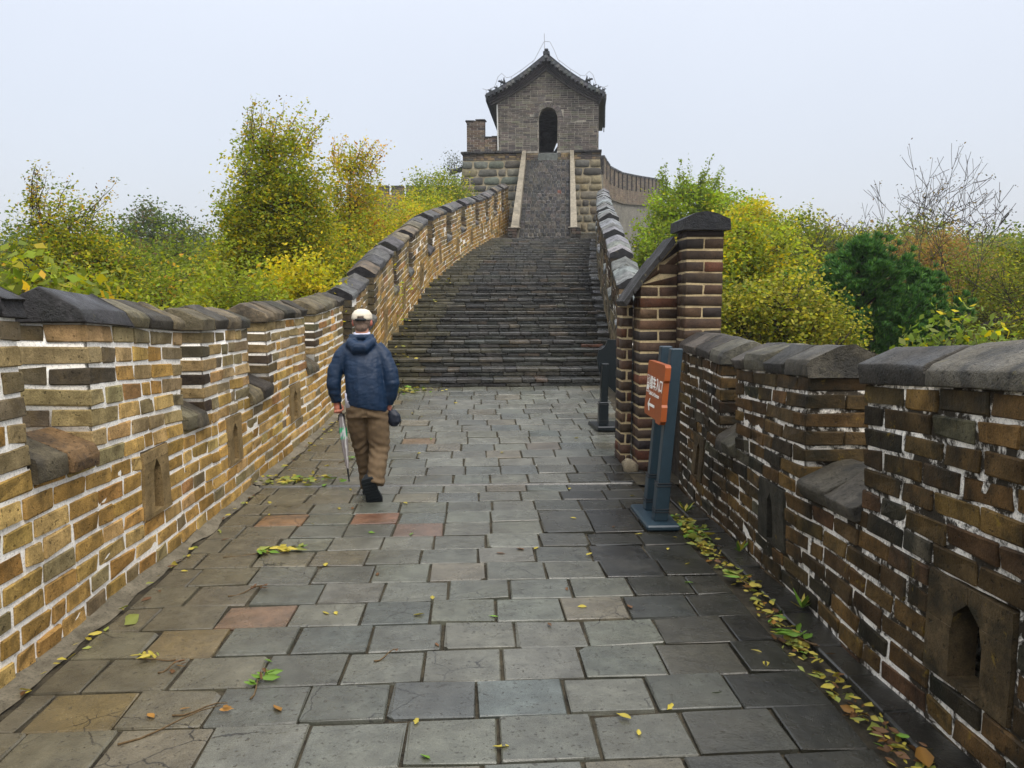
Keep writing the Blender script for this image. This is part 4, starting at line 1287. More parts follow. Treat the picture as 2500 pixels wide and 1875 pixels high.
def limbs(base, tips, ells, rg, trunk_r, nl=8, seg=6, topz=None, lean=(0, 0)):
    """trunk, main limbs, and twigs to the leaf clusters: returns MB"""
    mb = MB()
    e = np.array(ells)
    cen = (e[:, :3] * e[:, 3:4]).sum(0) / e[:, 3].sum()
    tz = e[:, 2].max() + e[e[:, 2].argmax(), 5] * .55
    base = np.array(base, float); top = np.array([cen[0] + lean[0], cen[1] + lean[1], tz])
    tt = np.linspace(0, 1, 8)
    tr = np.stack([base[0] + (top[0] - base[0]) * tt ** 1.3, base[1] + (top[1] - base[1]) * tt, base[2] + (tz - base[2]) * tt], 1)
    tr[1:-1] += rg.normal(0, .05, (6, 3)) * np.array([1, 1, .2])
    V, F = tube(tr, trunk_r * (1 - .88 * tt), seg); mb.add(V, F, (.05, .04, .03))
    k = max(2, min(nl, len(tips) // 3))
    ends = tips[rg.choice(len(tips), k, replace=False)]
    nodes_ = [tr[i] for i in range(2, 8)]
    for q in ends:
        zt = min(max(q[2] - .9, tr[2, 2]), tz - .1); s = np.interp(zt, tr[:, 2], tt)
        p = np.array([np.interp(s, tt, tr[:, i]) for i in range(3)])
        m1 = p * .6 + q * .4 + rg.normal(0, .08, 3) - np.array([0, 0, .08]); m2 = p * .25 + q * .75 + rg.normal(0, .08, 3)
        r = trunk_r * .38
        V, F = tube([p, m1, m2, q], [r, r * .7, r * .4, r * .15], 5); mb.add(V, F, (.05, .04, .03))
        nodes_ += [m1, m2, (m1 + m2) / 2, (m2 + q) / 2]
    N = np.array(nodes_)
    for q in tips:
        d = np.linalg.norm(N - q, axis=1) + np.clip(N[:, 2] - q[2], 0, 9) * .6
        p = N[d.argmin()]
        m = (p + q) / 2 + rg.normal(0, .04, 3)
        V, F = tube([p, m, q], [.012 * trunk_r / .1, .008 * trunk_r / .1, .003], 3, cap=False); mb.add(V, F, (.05, .04, .03))
    return mb

def tree(name, label, cat, base, ells, nc, per, size, pal, seed, spread=.16, trunk_r=.09, mat=None, group=None, wisps=None, inner=.35,
         aspect=.6, droop=.1, nl=9, corr=.7, bark=None, kind=None, loc=None):
    rg = np.random.default_rng(seed)
    root = empty(name, base, label, cat, group, kind)
    tips = shell_points(ells, nc, rg, inner)
    c, a, b, col = leaf_cloud(tips, int(per * 1.75), spread, size * 1.0, pal, rg, aspect, droop, corr=corr)
    mb = limbs(base, tips, ells, rg, trunk_r, nl)
    if wisps:
        # thin shoots blown out above the crown with few leaves
        wn_, (dx, dy, dz), wl_, lean, wpal, wper = wisps
        E = ells[0]; cc = []
        for i in range(wn_):
            ang = rg.uniform(0, 2 * math.pi)
            p0 = np.array([E[0] + E[3] * .6 * math.cos(ang), E[1] + E[4] * .6 * math.sin(ang), E[2] + E[5] * rg.uniform(.3, .85)])
            L = wl_ * rg.uniform(.5, 1.1); d = np.array([math.cos(ang) * .35 + lean, math.sin(ang) * .35, 1.0]); d /= np.linalg.norm(d)
            pts = [p0 + d * L * t + np.array([lean * L * .5 * t * t, 0, 0]) + rg.normal(0, .02, 3) for t in np.linspace(0, 1, 5)]
            V, F = tube(pts, [.010, .008, .006, .004, .002], 3, cap=False); mb.add(V, F, (.07, .05, .035))
            for t in range(1, 5): cc.append(pts[t]); cc.append((pts[t] + pts[t - 1]) / 2)
        cc = np.array(cc)
        r = leaf_cloud(cc, wper, .055, size * .8, wpal, rg, aspect, droop)
        c, a, b, col = [np.concatenate(q) for q in zip((c, a, b, col), r)]
    mb.build('trunk', bark or BARK, root)
    quad_mesh('crown', c, a, b, col, mat or LEAF, root, fold=.25)
    return root

G1, G2, G3, G4 = (.23, .27, .025), (.14, .185, .025), (.32, .36, .03), (.08, .125, .025)
Y1, Y2, O1, O2 = (.56, .44, .018), (.40, .36, .02), (.56, .32, .035), (.42, .19, .04)
B1, B2 = (.24, .155, .06), (.17, .115, .045)
gh = lambda x, y: float(ground_h(x, y))
def T(name, label, cat, px, y, z_ells, **k):
    x0 = z_ells[0][0]
    return tree(name, label, cat, (px, y, gh(px, y) - .1), z_ells, **k)
# left side
T('tall_tree', 'tall feathery yellow-green tree rising highest behind the left battlement', 'tree', -3.95, 15.2,
  [(-3.68, 15.2, 2.15, .85, .8, 1.1), (-3.82, 15.2, 1.3, 1.15, 1.1, 1.0), (-3.9, 15.2, .1, 1.5, 1.3, 1.2)], nc=900, per=38, size=.075, seed=101,
  pal=[(5, G1), (3, Y2), (1, G2), (1.5, Y1), (.25, O1)], spread=.14, wisps=(40, (0, 0, 0), .62, .32, [(1, O1), (3, Y2), (1, B1), (2, G1)], 5), nl=14, trunk_r=.1)
T('autumn_tree', 'orange-tinged autumn tree beside the tallest tree on the left', 'tree', -3.1, 19.5,
  [(-2.95, 19.5, 2.6, .75, .8, 1.0), (-3.1, 19.5, 1.2, 1.3, 1.1, 1.1), (-2.9, 19.5, .2, 1.6, 1.2, 1.2)], nc=600, per=28, size=.085, seed=102,
  pal=[(3, Y2), (1.3, O1), (3, G1), (2, Y1), (.2, O2)], wisps=(20, (0, 0, 0), .75, .3, [(2, O1), (.6, O2), (2, Y1)], 5), nl=12)
T('thin_crowned_tree', 'thin-crowned olive tree with bare wispy top at far left', 'tree', -6.3, 12.2,
  [(-6.15, 12.2, .85, .62, .6, .62), (-6.2, 12.2, .2, .95, .8, .8), (-5.6, 12.2, .35, .6, .6, .6)], nc=420, per=28, size=.062, seed=103,
  pal=[(4, G2), (.6, B2), (3, Y2), (.4, O1), (1, G1)], wisps=(22, (0, 0, 0), .6, .35, [(1, B2), (1, O1), (2, G2), (2, Y2)], 6), nl=10)
T('broadleaf_shrub', 'broad-leaved yellow-green shrub close behind the left battlement by the picture edge', 'shrub', -3.5, 6.2,
  [(-3.3, 6.2, .10, .42, .4, .25), (-3.75, 6.3, .05, .5, .4, .35), (-2.95, 6.3, -.1, .3, .3, .25)], nc=80, per=5, size=.12, seed=104,
  pal=[(3, (.16, .19, .02)), (2, G1), (1, Y2), (.25, O1)], spread=.10, aspect=.6, droop=.6, trunk_r=.03, nl=7)
T('round_tree', 'hazy round-topped grey-green tree on the left skyline', 'tree', -14.7, 38,
  [(-14.7, 38, 2.6, 2.1, 2.0, 1.7), (-13.2, 38, 1.6, 1.8, 1.8, 1.5), (-16.2, 38.5, 1.8, 1.9, 1.8, 1.5)], nc=420, per=30, size=.16, seed=105,
  pal=[(3, (.085, .125, .045)), (2, (.11, .14, .05)), (1, B2)], spread=.3, trunk_r=.2)
T('far_tree', 'pale distant tree beyond the thin-crowned tree at far left', 'tree', -22, 41,
  [(-21.5, 41, 2.0, 2.6, 2, 1.7), (-24, 41, 1.4, 2.2, 2, 1.4)], nc=300, per=30, size=.17, seed=106, pal=[(3, (.08, .13, .06)), (1, (.10, .15, .06))], spread=.32, trunk_r=.2)
for i, (x, y, z, r, rz, pal, lab) in enumerate([
    (-6.2, 17, .45, 1.3, 1.0, [(3, G2), (2, G1), (1, B2)], 'dense green bush between the thin-crowned tree and the tallest tree'),
    (-8.0, 17.5, .6, 1.5, 1.0, [(3, G2), (2, G4), (1, Y2)], 'dark green bush left of centre behind the left battlement'),
    (-4.9, 13.5, -.1, 1.1, .8, [(4, G1), (2, G3), (.6, O1)], 'bright green bush with orange flecks below the tallest tree'),
    (-3.3, 11.2, -.22, .75, .7, [(4, G1), (2, G3), (1, Y2)], 'low leafy bush just over the left battlement coping'),
    (-2.75, 12.6, .12, .5, .55, [(3, Y1), (3, Y2), (1, G3)], 'small golden-yellow bush where the left battlement starts to climb'),
    (-4.7, 9.4, -.3, .9, .6, [(3, G1), (2, Y2), (1, G2)], 'speckled green bush over the nearest merlons'),
    (-5.9, 9.5, -.15, .8, .65, [(3, G2), (2, G1), (1, O1)], 'green bush beside the broad-leaved shrub'),
    (-2.7, 16.2, .5, .75, .9, [(4, G1), (2, Y1), (1, G3)], 'green bush crowding the climbing left battlement'),
    (-2.5, 23.5, 1.95, 1.2, 1.1, [(3, Y2), (3, G1), (1, O1)], 'yellow-green bush beside the middle of the left battlement climb'),
    (-2.9, 27, 2.5, 1.5, 1.0, [(3, Y2), (3, G1), (1, Y1)], 'yellow bush below the far merlons on the skyline'),
    (-1.6, 29.5, 3.1, 1.1, .9, [(3, G3), (2, Y1), (2, G1)], 'bright bush close to the top of the left battlement'),
    (-1.5, 34, 4.5, 1.3, 1.1, [(3, G2), (2, G1), (1, Y2)], 'green bush against the left side of the tower base'),
    (-4.5, 24, 2.0, 1.6, 1.3, [(3, G1), (2, Y2), (1, O1)], 'broad mixed bush behind the orange-tinged tree'),
    (-10.5, 22, .9, 1.8, 1.2, [(3, G2), (1, G4), (1, B2)], 'dark bush in front of the hazy round tree'),
    (-9.0, 14, .2, 1.2, .9, [(2, G2), (2, Y2), (1, B2)], 'olive bush under the far-left trees')]):
    T('bush', lab, 'bush', x, y, [(x, y, z, r, r * .9, rz), (x + r * .5, y, z - rz * .5, r * .9, r * .8, rz * .9), (x - r * .5, y + .1, z - rz * .6, r * .9, r * .8, rz * .9)],
      nc=int(150 + 60 * r), per=30, size=.055 + .0016 * y, seed=200 + i, pal=pal, spread=.11 + .004 * y, trunk_r=.05, nl=7, group=None)
# sapling beside the tower
T('sapling', 'faint thin sapling beside the left edge of the tower', 'tree', -.6, 40, [(-1.0, 40, 6.6, .5, .5, .75)], nc=50, per=8, size=.09, seed=260, pal=[(1, (.10, .11, .07))], spread=.2, trunk_r=.04)

# right side
T('spreading_tree', 'bright lime-green spreading tree right of the tower steps', 'tree', 7.4, 26,
  [(7.0, 26, 3.0, 1.35, 1.2, .95), (8.3, 26, 2.6, 1.3, 1.2, .9), (6.2, 25.5, 1.6, 1.2, 1.2, 1.1), (5.9, 25, .6, 1.0, 1.2, 1.0), (7.6, 26, 1.2, 1.6, 1.3, 1.1)], nc=620, per=36, size=.12, seed=301,
  pal=[(4, (.27, .36, .02)), (3, (.20, .28, .02)), (1, Y2), (1, G1)], spread=.17, wisps=(22, (0, 0, 0), .8, .1, [(1, (.2, .26, .03))], 6), nl=14, trunk_r=.13)
T('yellow_tree', 'golden yellow tree just right of the lime-green spreading tree', 'tree', 8.6, 24,
  [(8.35, 24, 2.2, .85, .8, .8), (8.7, 24, 1.3, 1.1, 1, .9)], nc=240, per=32, size=.11, seed=302, pal=[(4, Y1), (2, Y2), (1, G3)], spread=.16)
T('olive_shrub', 'olive shrub dotted with small yellow leaves right of the brick pier', 'shrub', 4.3, 10.8,
  [(4.25, 10.8, -.25, .75, .6, .62), (4.8, 10.9, -.55, .6, .6, .6), (3.75, 10.8, -.35, .5, .5, .6)], nc=330, per=24, size=.058, seed=303,
  pal=[(4, (.30, .28, .03)), (3, (.18, .20, .02)), (2, (.42, .37, .05)), (1, G2)], spread=.11, aspect=.85, corr=.3)
T('leafy_tree', 'mid-green leafy tree touching the right side of the brick pier', 'tree', 4.6, 14,
  [(4.55, 14, .8, .8, .8, .7), (5.3, 14, .5, .9, .8, .7), (4.3, 13.5, .2, .7, .8, .8)], nc=300, per=30, size=.085, seed=304, pal=[(3, G1), (2, G3), (1.5, Y1), (1, G2)], spread=.14)
T('green_tree', 'mid-green tree behind the olive shrub under the skyline', 'tree', 8.6, 21,
  [(8.5, 21, 1.55, 1.1, 1, .8), (9.6, 21, 1.1, 1.2, 1, .8), (7.6, 20.5, .8, 1.1, 1, .8)], nc=340, per=30, size=.10, seed=305, pal=[(3, G2), (3, G1), (1, Y2)], spread=.16)
T('russet_tree', 'russet-brown autumn tree behind the dark pine', 'tree', 11.4, 19.5,
  [(11.4, 19.5, .95, 1.2, 1, .75), (12.8, 19.6, .3, 1.3, 1, .9), (10.3, 19.6, .7, 1.1, 1, .8), (12.0, 19, -.2, 1.4, 1, .8)], nc=420, per=30, size=.085, seed=306,
  pal=[(3, (.36, .20, .065)), (3, (.28, .17, .06)), (2, (.22, .18, .05)), (1, G1)], spread=.16)
T('russet_bush', 'brownish bush on the skyline left of the two bare trees', 'bush', 11.0, 25.5,
  [(10.8, 25.5, 1.4, 1.5, 1, .8), (12.6, 25.5, 1.3, 1.5, 1, .8), (9.2, 25.5, 1.2, 1.2, 1, .8)], nc=330, per=28, size=.11, seed=307, pal=[(2, B1), (2, G2), (2, Y2), (1, B2)], spread=.2)
T('hedge_tree', 'olive-green tree filling the right edge of the view', 'tree', 11.8, 16.5,
  [(11.6, 16.5, .55, 1.2, 1, .75), (10.9, 16.2, -.3, 1.1, 1, .8), (13.0, 16.6, .45, 1.4, 1, .8)], nc=420, per=30, size=.07, seed=308, pal=[(3, (.18, .19, .03)), (3, G1), (2, G2), (1, Y2)], spread=.15)
T('broadleaf_vine', 'pale broad-leaved climber just behind the coping at the right edge', 'vine', 3.75, 6.0,
  [(3.7, 6.0, -.22, .22, .25, .2), (4.1, 6.0, -.30, .3, .25, .16), (3.5, 6.1, -.5, .2, .25, .25)], nc=70, per=5, size=.075, seed=309, pal=[(3, (.20, .26, .05)), (2, (.15, .21, .03)), (1, Y1)], spread=.06, droop=.5, trunk_r=.02)
# pines: whorled boughs with needle tufts
def pine(label, x, y, ztop, r, h, seed, group=None):
    rg = np.random.default_rng(seed)
    b = gh(x, y); root = empty('pine_tree', (x, y, b), label, 'pine tree', group)
    mb = MB(); V, F = tube([(x, y, b - .1), (x + .03, y, (b + ztop) / 2), (x, y, ztop)], [.09, .06, .01], 6); mb.add(V, F)
    C = []; A = []
    z = ztop; 
    while z > ztop - h:
        f = (ztop - z) / h; L = r * (f ** .75) * 1.0 + .05
        for k in range(rg.integers(8, 11)):
            an = rg.uniform(0, 2 * math.pi); LL = L * rg.uniform(.45, 1.2)
            d = np.array([math.cos(an), math.sin(an), rg.uniform(.35, .8)])
            p0 = np.array([x, y, z]); p1 = p0 + d * LL * .6; p2 = p0 + d * LL + np.array([0, 0, .30 * LL])
            V, F = tube([p0, p1, p2], [.014, .010, .004], 3, cap=False); mb.add(V, F)
            for t in np.linspace(.35, 1.0, max(3, int(LL / .09))):
                q = p0 + (p1 - p0) * min(1, t / .6) + (p2 - p1) * max(0, (t - .6) / .4)
                for s_ in range(3):
                    tip = q + rg.normal(0, .055, 3); m = 34
                    dirs = rand_dirs(m, rg) * .8 + d * .6 + np.array([0, 0, .6]); dirs /= np.linalg.norm(dirs, axis=1, keepdims=True)
                    C.append(tip + dirs * .045); A.append(dirs * .075)
        z -= .20
    mb.build('trunk', BARK, root)
    C = np.concatenate(C); A = np.concatenate(A); n = len(C)
    Bv = np.cross(A, rand_dirs(n, rg)); Bv /= np.linalg.norm(Bv, axis=1, keepdims=True)
    pal = np.array([(.045, .125, .028), (.075, .185, .035), (.14, .27, .04)])
    col = pal[rg.choice(3, n, p=[.5, .38, .12])] * rg.uniform(.7, 1.3, (n, 1))
    quad_mesh('crown', C, A, Bv * .010, col, NEEDLE, root)
pine('dark green pine standing in front of the russet tree on the right', 6.35, 12.8, .86, 1.05, 1.9, 401)
pine('smaller dark pine to the right of the larger pine', 7.55, 13.2, .38, .75, 1.5, 402)

# nearly bare trees: forking branches, few leaves
def bare_tree(label, x, y, ztop, seed, spreadx, leafpal, nleaf=3):
    rg = np.random.default_rng(seed)
    b = gh(x, y); root = empty('bare_tree', (x, y, b), label, 'tree')
    mb = MB(); tips = []
    H = ztop - b
    def grow(p, d, L, r, lev):
        q = p.copy(); pts = [p]; dd = d
        for i in range(3):
            dd = dd + rg.normal(0, .10, 3); dd[2] += .04; dd /= np.linalg.norm(dd); q = q + dd * L / 3; pts.append(q)
        V, F = tube(pts, [max(q_, .008) for q_ in (r, r * .85, r * .7, r * .55)], 5 if lev < 2 else 3, cap=False); mb.add(V, F, (.05, .045, .045))
        if lev >= 6 or L < .10: tips.append(q); return
        for k in range(2 if rg.random() < .55 else 3):
            sp = .34 + .07 * lev
            nd = dd + rg.normal(0, sp, 3) * np.array([spreadx, 1, .5]); nd[2] = max(nd[2], .15); nd /= np.linalg.norm(nd)
            grow(q, nd, L * rg.uniform(.62, .88), r * .58, lev + 1)
        if lev > 1: tips.append(q)
    grow(np.array([x, y, b], float), np.array([0, 0, 1.]), H * .34, .075, 0)
    zs = max(t[2] for t in tips); k = (ztop - b) / (zs - b)
    A_ = np.array([x, y, b], float); S_ = np.array([k * .62, k, k])
    sh_ = np.mean([(t[0] - x) / max(.3, t[2] - b) for t in tips])
    def unlean(v):
        v = np.array(v, float).reshape(-1, 3); v[:, 0] -= sh_ * np.clip(v[:, 2] - b, 0, 99); return v
    mb.v = [unlean(v) for v in mb.v]; tips = [unlean(t)[0] for t in tips]
    mb.v = [A_ + (v - A_) * S_ for v in mb.v]; tips = [A_ + (t - A_) * S_ for t in tips]
    mb.build('trunk', BARK, root)
    tp = np.array(tips)
    c, a, bb, col = leaf_cloud(tp[rg.random(len(tp)) < .5], nleaf, .06, .055, leafpal, rg, .5, .3)
    quad_mesh('crown', c, a, bb, col, LEAF, root, fold=.2)
    return zs
for lab, x, y, zt, sd, sx, pl in (('tallest nearly bare tree with a few curled leaves on the right skyline', 9.0, 18, 3.4, 505, .9, [(1, B2), (1, (.05, .05, .03))]),
                              ('bare forked tree with dark tufts nearest the right edge of the skyline', 10.2, 18, 2.8, 512, 1.1, [(1, B2), (1, (.04, .04, .03))]),
                              ('sparse bare tree with green leaves left of the other bare trees', 8.1, 18.5, 2.2, 523, 1.4, [(3, (.12, .17, .04)), (1, B2)])):
    zz = bare_tree(lab, x, y, zt, sd, sx, pl)
    0 and print('bare', lab[:20], round(zz, 2), 'want', zt)

# ------------------------------------------------------------ distant woodland that reads as one mass
rw2 = np.random.default_rng(600)
C = []
def stand(x0, x1, y0, y1, n, rr):
    for _ in range(n):
        x, y = rw2.uniform(x0, x1), rw2.uniform(y0, y1)
        if abs(x - np.interp(y, [0, 13, 31, 38, 60], [0, .3, 2.8, 5, 10])) < 6.5: continue
        if 8 < x < 20 and 50 < y < 76: continue
        r = rr * rw2.uniform(.7, 1.3); C.append((x, y, gh(x, y) + r * 1.0, r, r * .95))
stand(8, 60, 24, 70, 300, 1.9); stand(-50, -6, 20, 60, 240, 1.7); stand(8, 18, 14, 26, 30, 1.3); stand(-16, -6, 12, 22, 30, 1.2); stand(-9, -3.5, 30, 56, 30, 1.4)
cc, aa, bb_, co = [], [], [], []
palw = [[(2, (.11, .16, .03)), (1, (.15, .19, .03))], [(2, (.20, .23, .03)), (1, (.28, .27, .03))], [(2, (.27, .19, .06)), (1, (.21, .18, .06))], [(1, (.075, .13, .05))]]
for (x, y, z, r, rz) in C:
    tips = shell_points([(x, y, z, r, r, rz)], 60, rw2, .55)
    q = leaf_cloud(tips, 11, r * .13, .12 + .003 * y, palw[rw2.choice(4, p=[.4, .3, .15, .15])], rw2, .7, .1)
    for l_, v_ in zip((cc, aa, bb_, co), q): l_.append(v_)
wd = quad_mesh('woodland', *[np.concatenate(q) for q in (cc, aa, bb_, co)], LEAF, None, fold=.25)
tag(wd, 'mixed green and russet woodland covering the hillsides behind the nearer trees', kind='stuff')
# ------------------------------------------------------------ notice boards
slate = plain('slate_blue_paint', (.014, .032, .045), .42, .5, .12, 20, .05)
blackp = plain('black_green_paint', (.008, .012, .014), .30, .5, .1, 20, .05)
orange = plain('orange_brown_wood', (.27, .062, .010), .5, .4, .12, 9, .08)
whitep = plain('white_lettering', (.80, .78, .70), .6, .3, .03, 9, 0)
strapm = plain('black_strap', (.006, .008, .01), .5)

def text_mesh(body, size, name, parent, mat, M4, depth=.0012, font_bold=0.0):
    cu = bpy.data.curves.new(name, 'FONT'); cu.body = body; cu.size = size; cu.align_x = 'LEFT'; cu.extrude = depth; cu.offset = font_bold
    tmp = bpy.data.objects.new('tmp_text', cu); COL.objects.link(tmp)
    bpy.context.view_layer.update()
    me = bpy.data.meshes.new_from_object(tmp.evaluated_get(bpy.context.evaluated_depsgraph_get()))
    bpy.data.objects.remove(tmp); bpy.data.curves.remove(cu)
    me.transform(M4); me.materials.clear(); me.materials.append(mat); me.name = name
    o = bpy.data.objects.new(name, me); COL.objects.link(o); o.parent = parent
    return o

sg = empty('direction_sign', (1.46, 6.28, -1.8), 'orange cable car entrance board with a left arrow on two slate-blue posts', 'sign')
def post(parent, x, y, zb, zt, w, lean, mat, name='post', off=(0, 0, 0)):
    V = cbox((x - w / 2, y - w / 2, zb), (x + w / 2, y + w / 2, zt), .007)
    V[:, 0] += (V[:, 2] - zb) * lean
    return MB().add(V, CB_F).build(name, mat, parent)
V = cbox((1.335, 5.95, -1.795), (1.60, 6.63, -1.75), .012); MB().add(V, CB_F).build('base_plate', slate, sg)
LEAN = .075
for y in (6.13, 6.46):
    p = post(sg, 1.475, y, -1.75, -.37, .092, LEAN, slate)
    post(p, 1.475, y, -1.75, -1.45, .110, LEAN, slate, 'sleeve')
    for z in (-1.68, -1.47):
        for k in (0, 1):
            V = cbox((1.475 - .060, y - .060, z + k * .022), (1.475 + .060, y + .060, z + k * .022 + .007), .001); V[:, 0] += (V[:, 2] + 1.75) * LEAN
            MB().add(V, CB_F).build('strap', strapm, p)
# the board hangs on the side towards the path; its local frame: a along the board (far to near), up, out (-X)
yb0, yb1, zb0, zb1 = 6.60, 6.00, -.945, -.495
def BX(z): return 1.475 + (z + 1.75) * LEAN - .056
outl = [(0, .0), (.44, .0), (.44, .0), (.60, .0), (.60, .0)]
w_, h_ = .60, .45
poly = [(.03, 0), (.42, 0), (.44, -.02), (.57, -.02), (.60, .01), (.60, .12), (.585, .14), (.585, .31), (.60, .33), (.60, .43), (.57, .45), (.02, .45), (0, .43), (0, .33), (.012, .31), (.012, .14), (0, .12), (0, .03)]
Vp, Fp = prism(poly, 0, .045)
def BO(V):
    V = np.asarray(V, float); z = zb0 + V[:, 1]
    return np.stack([BX(z) - V[:, 2], yb0 - V[:, 0], z], 1)
Fp = _fix(Vp, Fp)
# concave outline: keep the ring order but trust the sides by signed area
n_ = len(poly)
Fp = [tuple(range(n_)), tuple(range(2 * n_ - 1, n_ - 1, -1))] + [(i, n_ + i, n_ + (i + 1) % n_, (i + 1) % n_) for i in range(n_)]
board = MB().add(BO(Vp), Fp).build('board', orange, sg)
bmm = bmesh.new(); bmm.from_mesh(board.data); bmesh.ops.recalc_face_normals(bmm, faces=bmm.faces); bmm.to_mesh(board.data); bmm.free()
def onb(u, v):   # matrix for flat print on the board: x to the right as read, y up, z outwards
    o = BO(np.array([[u, v, .046]]))[0] - np.array(board.parent.location)
    return Matrix(((0, LEAN, -1, o[0]), (-1, 0, 0, o[1]), (0, 1, 0, o[2]), (0, 0, 0, 1)))
text_mesh('\u7f06\u8f66\u5165\u53e3', .110, 'lettering', sg, whitep, onb(.125, .235), font_bold=.0022)
text_mesh('Cable Car Entrance', .044, 'lettering', sg, whitep, onb(.125, .175), font_bold=.0006)
def flat(parent, pts, mat, name, t0=.046, t1=.048):
    V, F = prism(pts, t0, t1); n = len(pts)
    F = [tuple(range(n)), tuple(range(2 * n - 1, n - 1, -1))] + [(i, n + i, n + (i + 1) % n, (i + 1) % n) for i in range(n)]
    o = MB().add(BO(V), F).build(name, mat, parent)
    q = bmesh.new(); q.from_mesh(o.data); bmesh.ops.recalc_face_normals(q, faces=q.faces); q.to_mesh(o.data); q.free()
    return o
flat(sg, [(.12, .095), (.175, .145), (.195, .145), (.165, .106), (.36, .106), (.36, .084), (.165, .084), (.195, .045), (.175, .045)], whitep, 'arrow')
for a, b, c, d in ((.03, .035, .19, .33), (.105, .11, .19, .33), (.03, .11, .325, .33), (.03, .11, .19, .195)):
    flat(sg, [(a, c), (b, c), (b, d), (a, d)], whitep, 'pictogram_frame')
flat(sg, [(.045, .21), (.095, .21), (.097, .25), (.043, .25)], whitep, 'pictogram_cabin')
flat(sg, [(.043, .258), (.097, .258), (.092, .268), (.048, .268)], whitep, 'pictogram_cabin')
flat(sg, [(.067, .268), (.073, .268), (.073, .30), (.067, .30)], whitep, 'pictogram_hanger')
flat(sg, [(.038, .290), (.102, .308), (.102, .313), (.038, .295)], whitep, 'pictogram_cable')

bs_ = empty('notice_board', (1.75, 10.15, -1.64), 'black scalloped notice board seen from behind at the foot of the steps', 'sign')
V = cbox((1.50, 9.90, -1.655), (2.16, 10.38, -1.60), .01); V[:, 0] += (V[:, 1] - 10.38) * -.12; MB().add(V, CB_F).build('base_plate', blackp, bs_)
for x in (1.655, 1.975):
    p = post(bs_, x, 10.08, -1.60, -.80, .095, .02, blackp)
    post(p, x, 10.08, -1.60, -1.30, .125, .0, blackp, 'sleeve')
    for z in (-1.34, -1.55):
        V = cbox((x - .066, 10.08 - .066, z), (x + .066, 10.08 + .066, z + .012), .001); MB().add(V, CB_F).build('strap', strapm, p)
half = [(0, .70), (.13, .70), (.135, .68), (.16, .62), (.20, .58), (.245, .565), (.252, .53), (.262, .46), (.258, .38), (.235, .28), (.20, .20), (.12, .10), (.04, .02), (0, 0)]
cx0, cz0 = 1.845, -1.20
poly = [(cx0 - x, cz0 + z) for x, z in half] + [(cx0 + x, cz0 + z) for x, z in half[-2:0:-1]]
V, F = prism(poly, 0, .04); n_ = len(poly)
F = [tuple(range(n_)), tuple(range(2 * n_ - 1, n_ - 1, -1))] + [(i, n_ + i, n_ + (i + 1) % n_, (i + 1) % n_) for i in range(n_)]
V = np.stack([V[:, 0], 10.135 + V[:, 2] + (V[:, 1] + 1.2) * .04, V[:, 1]], 1)
o = MB().add(V, F).build('board', blackp, bs_)
q = bmesh.new(); q.from_mesh(o.data); bmesh.ops.recalc_face_normals(q, faces=q.faces); q.to_mesh(o.data); q.free()
# pale boulder at the foot of the pier
V = cbox((1.55, 8.06, -1.82), (1.695, 8.12, -1.66), .03, .012, rg_); tag(MB().add(V, CB_F, (.25, .21, .14)).build('loose_stone', M['stone'], None, smooth=True), 'pale rounded stone propped at the foot of the brick pier', 'stone')

# ------------------------------------------------------------ the walking man, seen from behind
def loft(rings, seg=22):
    """rings: (cx, cy, cz, rx, ry, tiltx) stacked bottom to top; closed ends"""
    V = []; F = []
    for (cx, cy, cz, rx, ry, tx) in rings:
        for k in range(seg):
            w = 2 * math.pi * k / seg; c, s = math.cos(w), math.sin(w)
            V.append((cx + rx * abs(c) ** .85 * np.sign(c), cy + ry * abs(s) ** .85 * np.sign(s), cz + tx * c * rx))
    n = len(rings)
    for i in range(n - 1):
        for k in range(seg):
            F.append((i * seg + k, i * seg + (k + 1) % seg, (i + 1) * seg + (k + 1) % seg, (i + 1) * seg + k))
    F.append(tuple(range(seg))[::-1]); F.append(tuple((n - 1) * seg + k for k in range(seg)))
    return np.array(V, float), F
def ball(c, r, seg=12, rings=8):
    return loft([(c[0], c[1], c[2] + r[2] * -math.cos(math.pi * (i + .35) / (rings - .3)), r[0] * math.sin(math.pi * (i + .35) / (rings - .3)), r[1] * math.sin(math.pi * (i + .35) / (rings - .3)), 0) for i in range(rings)], seg)
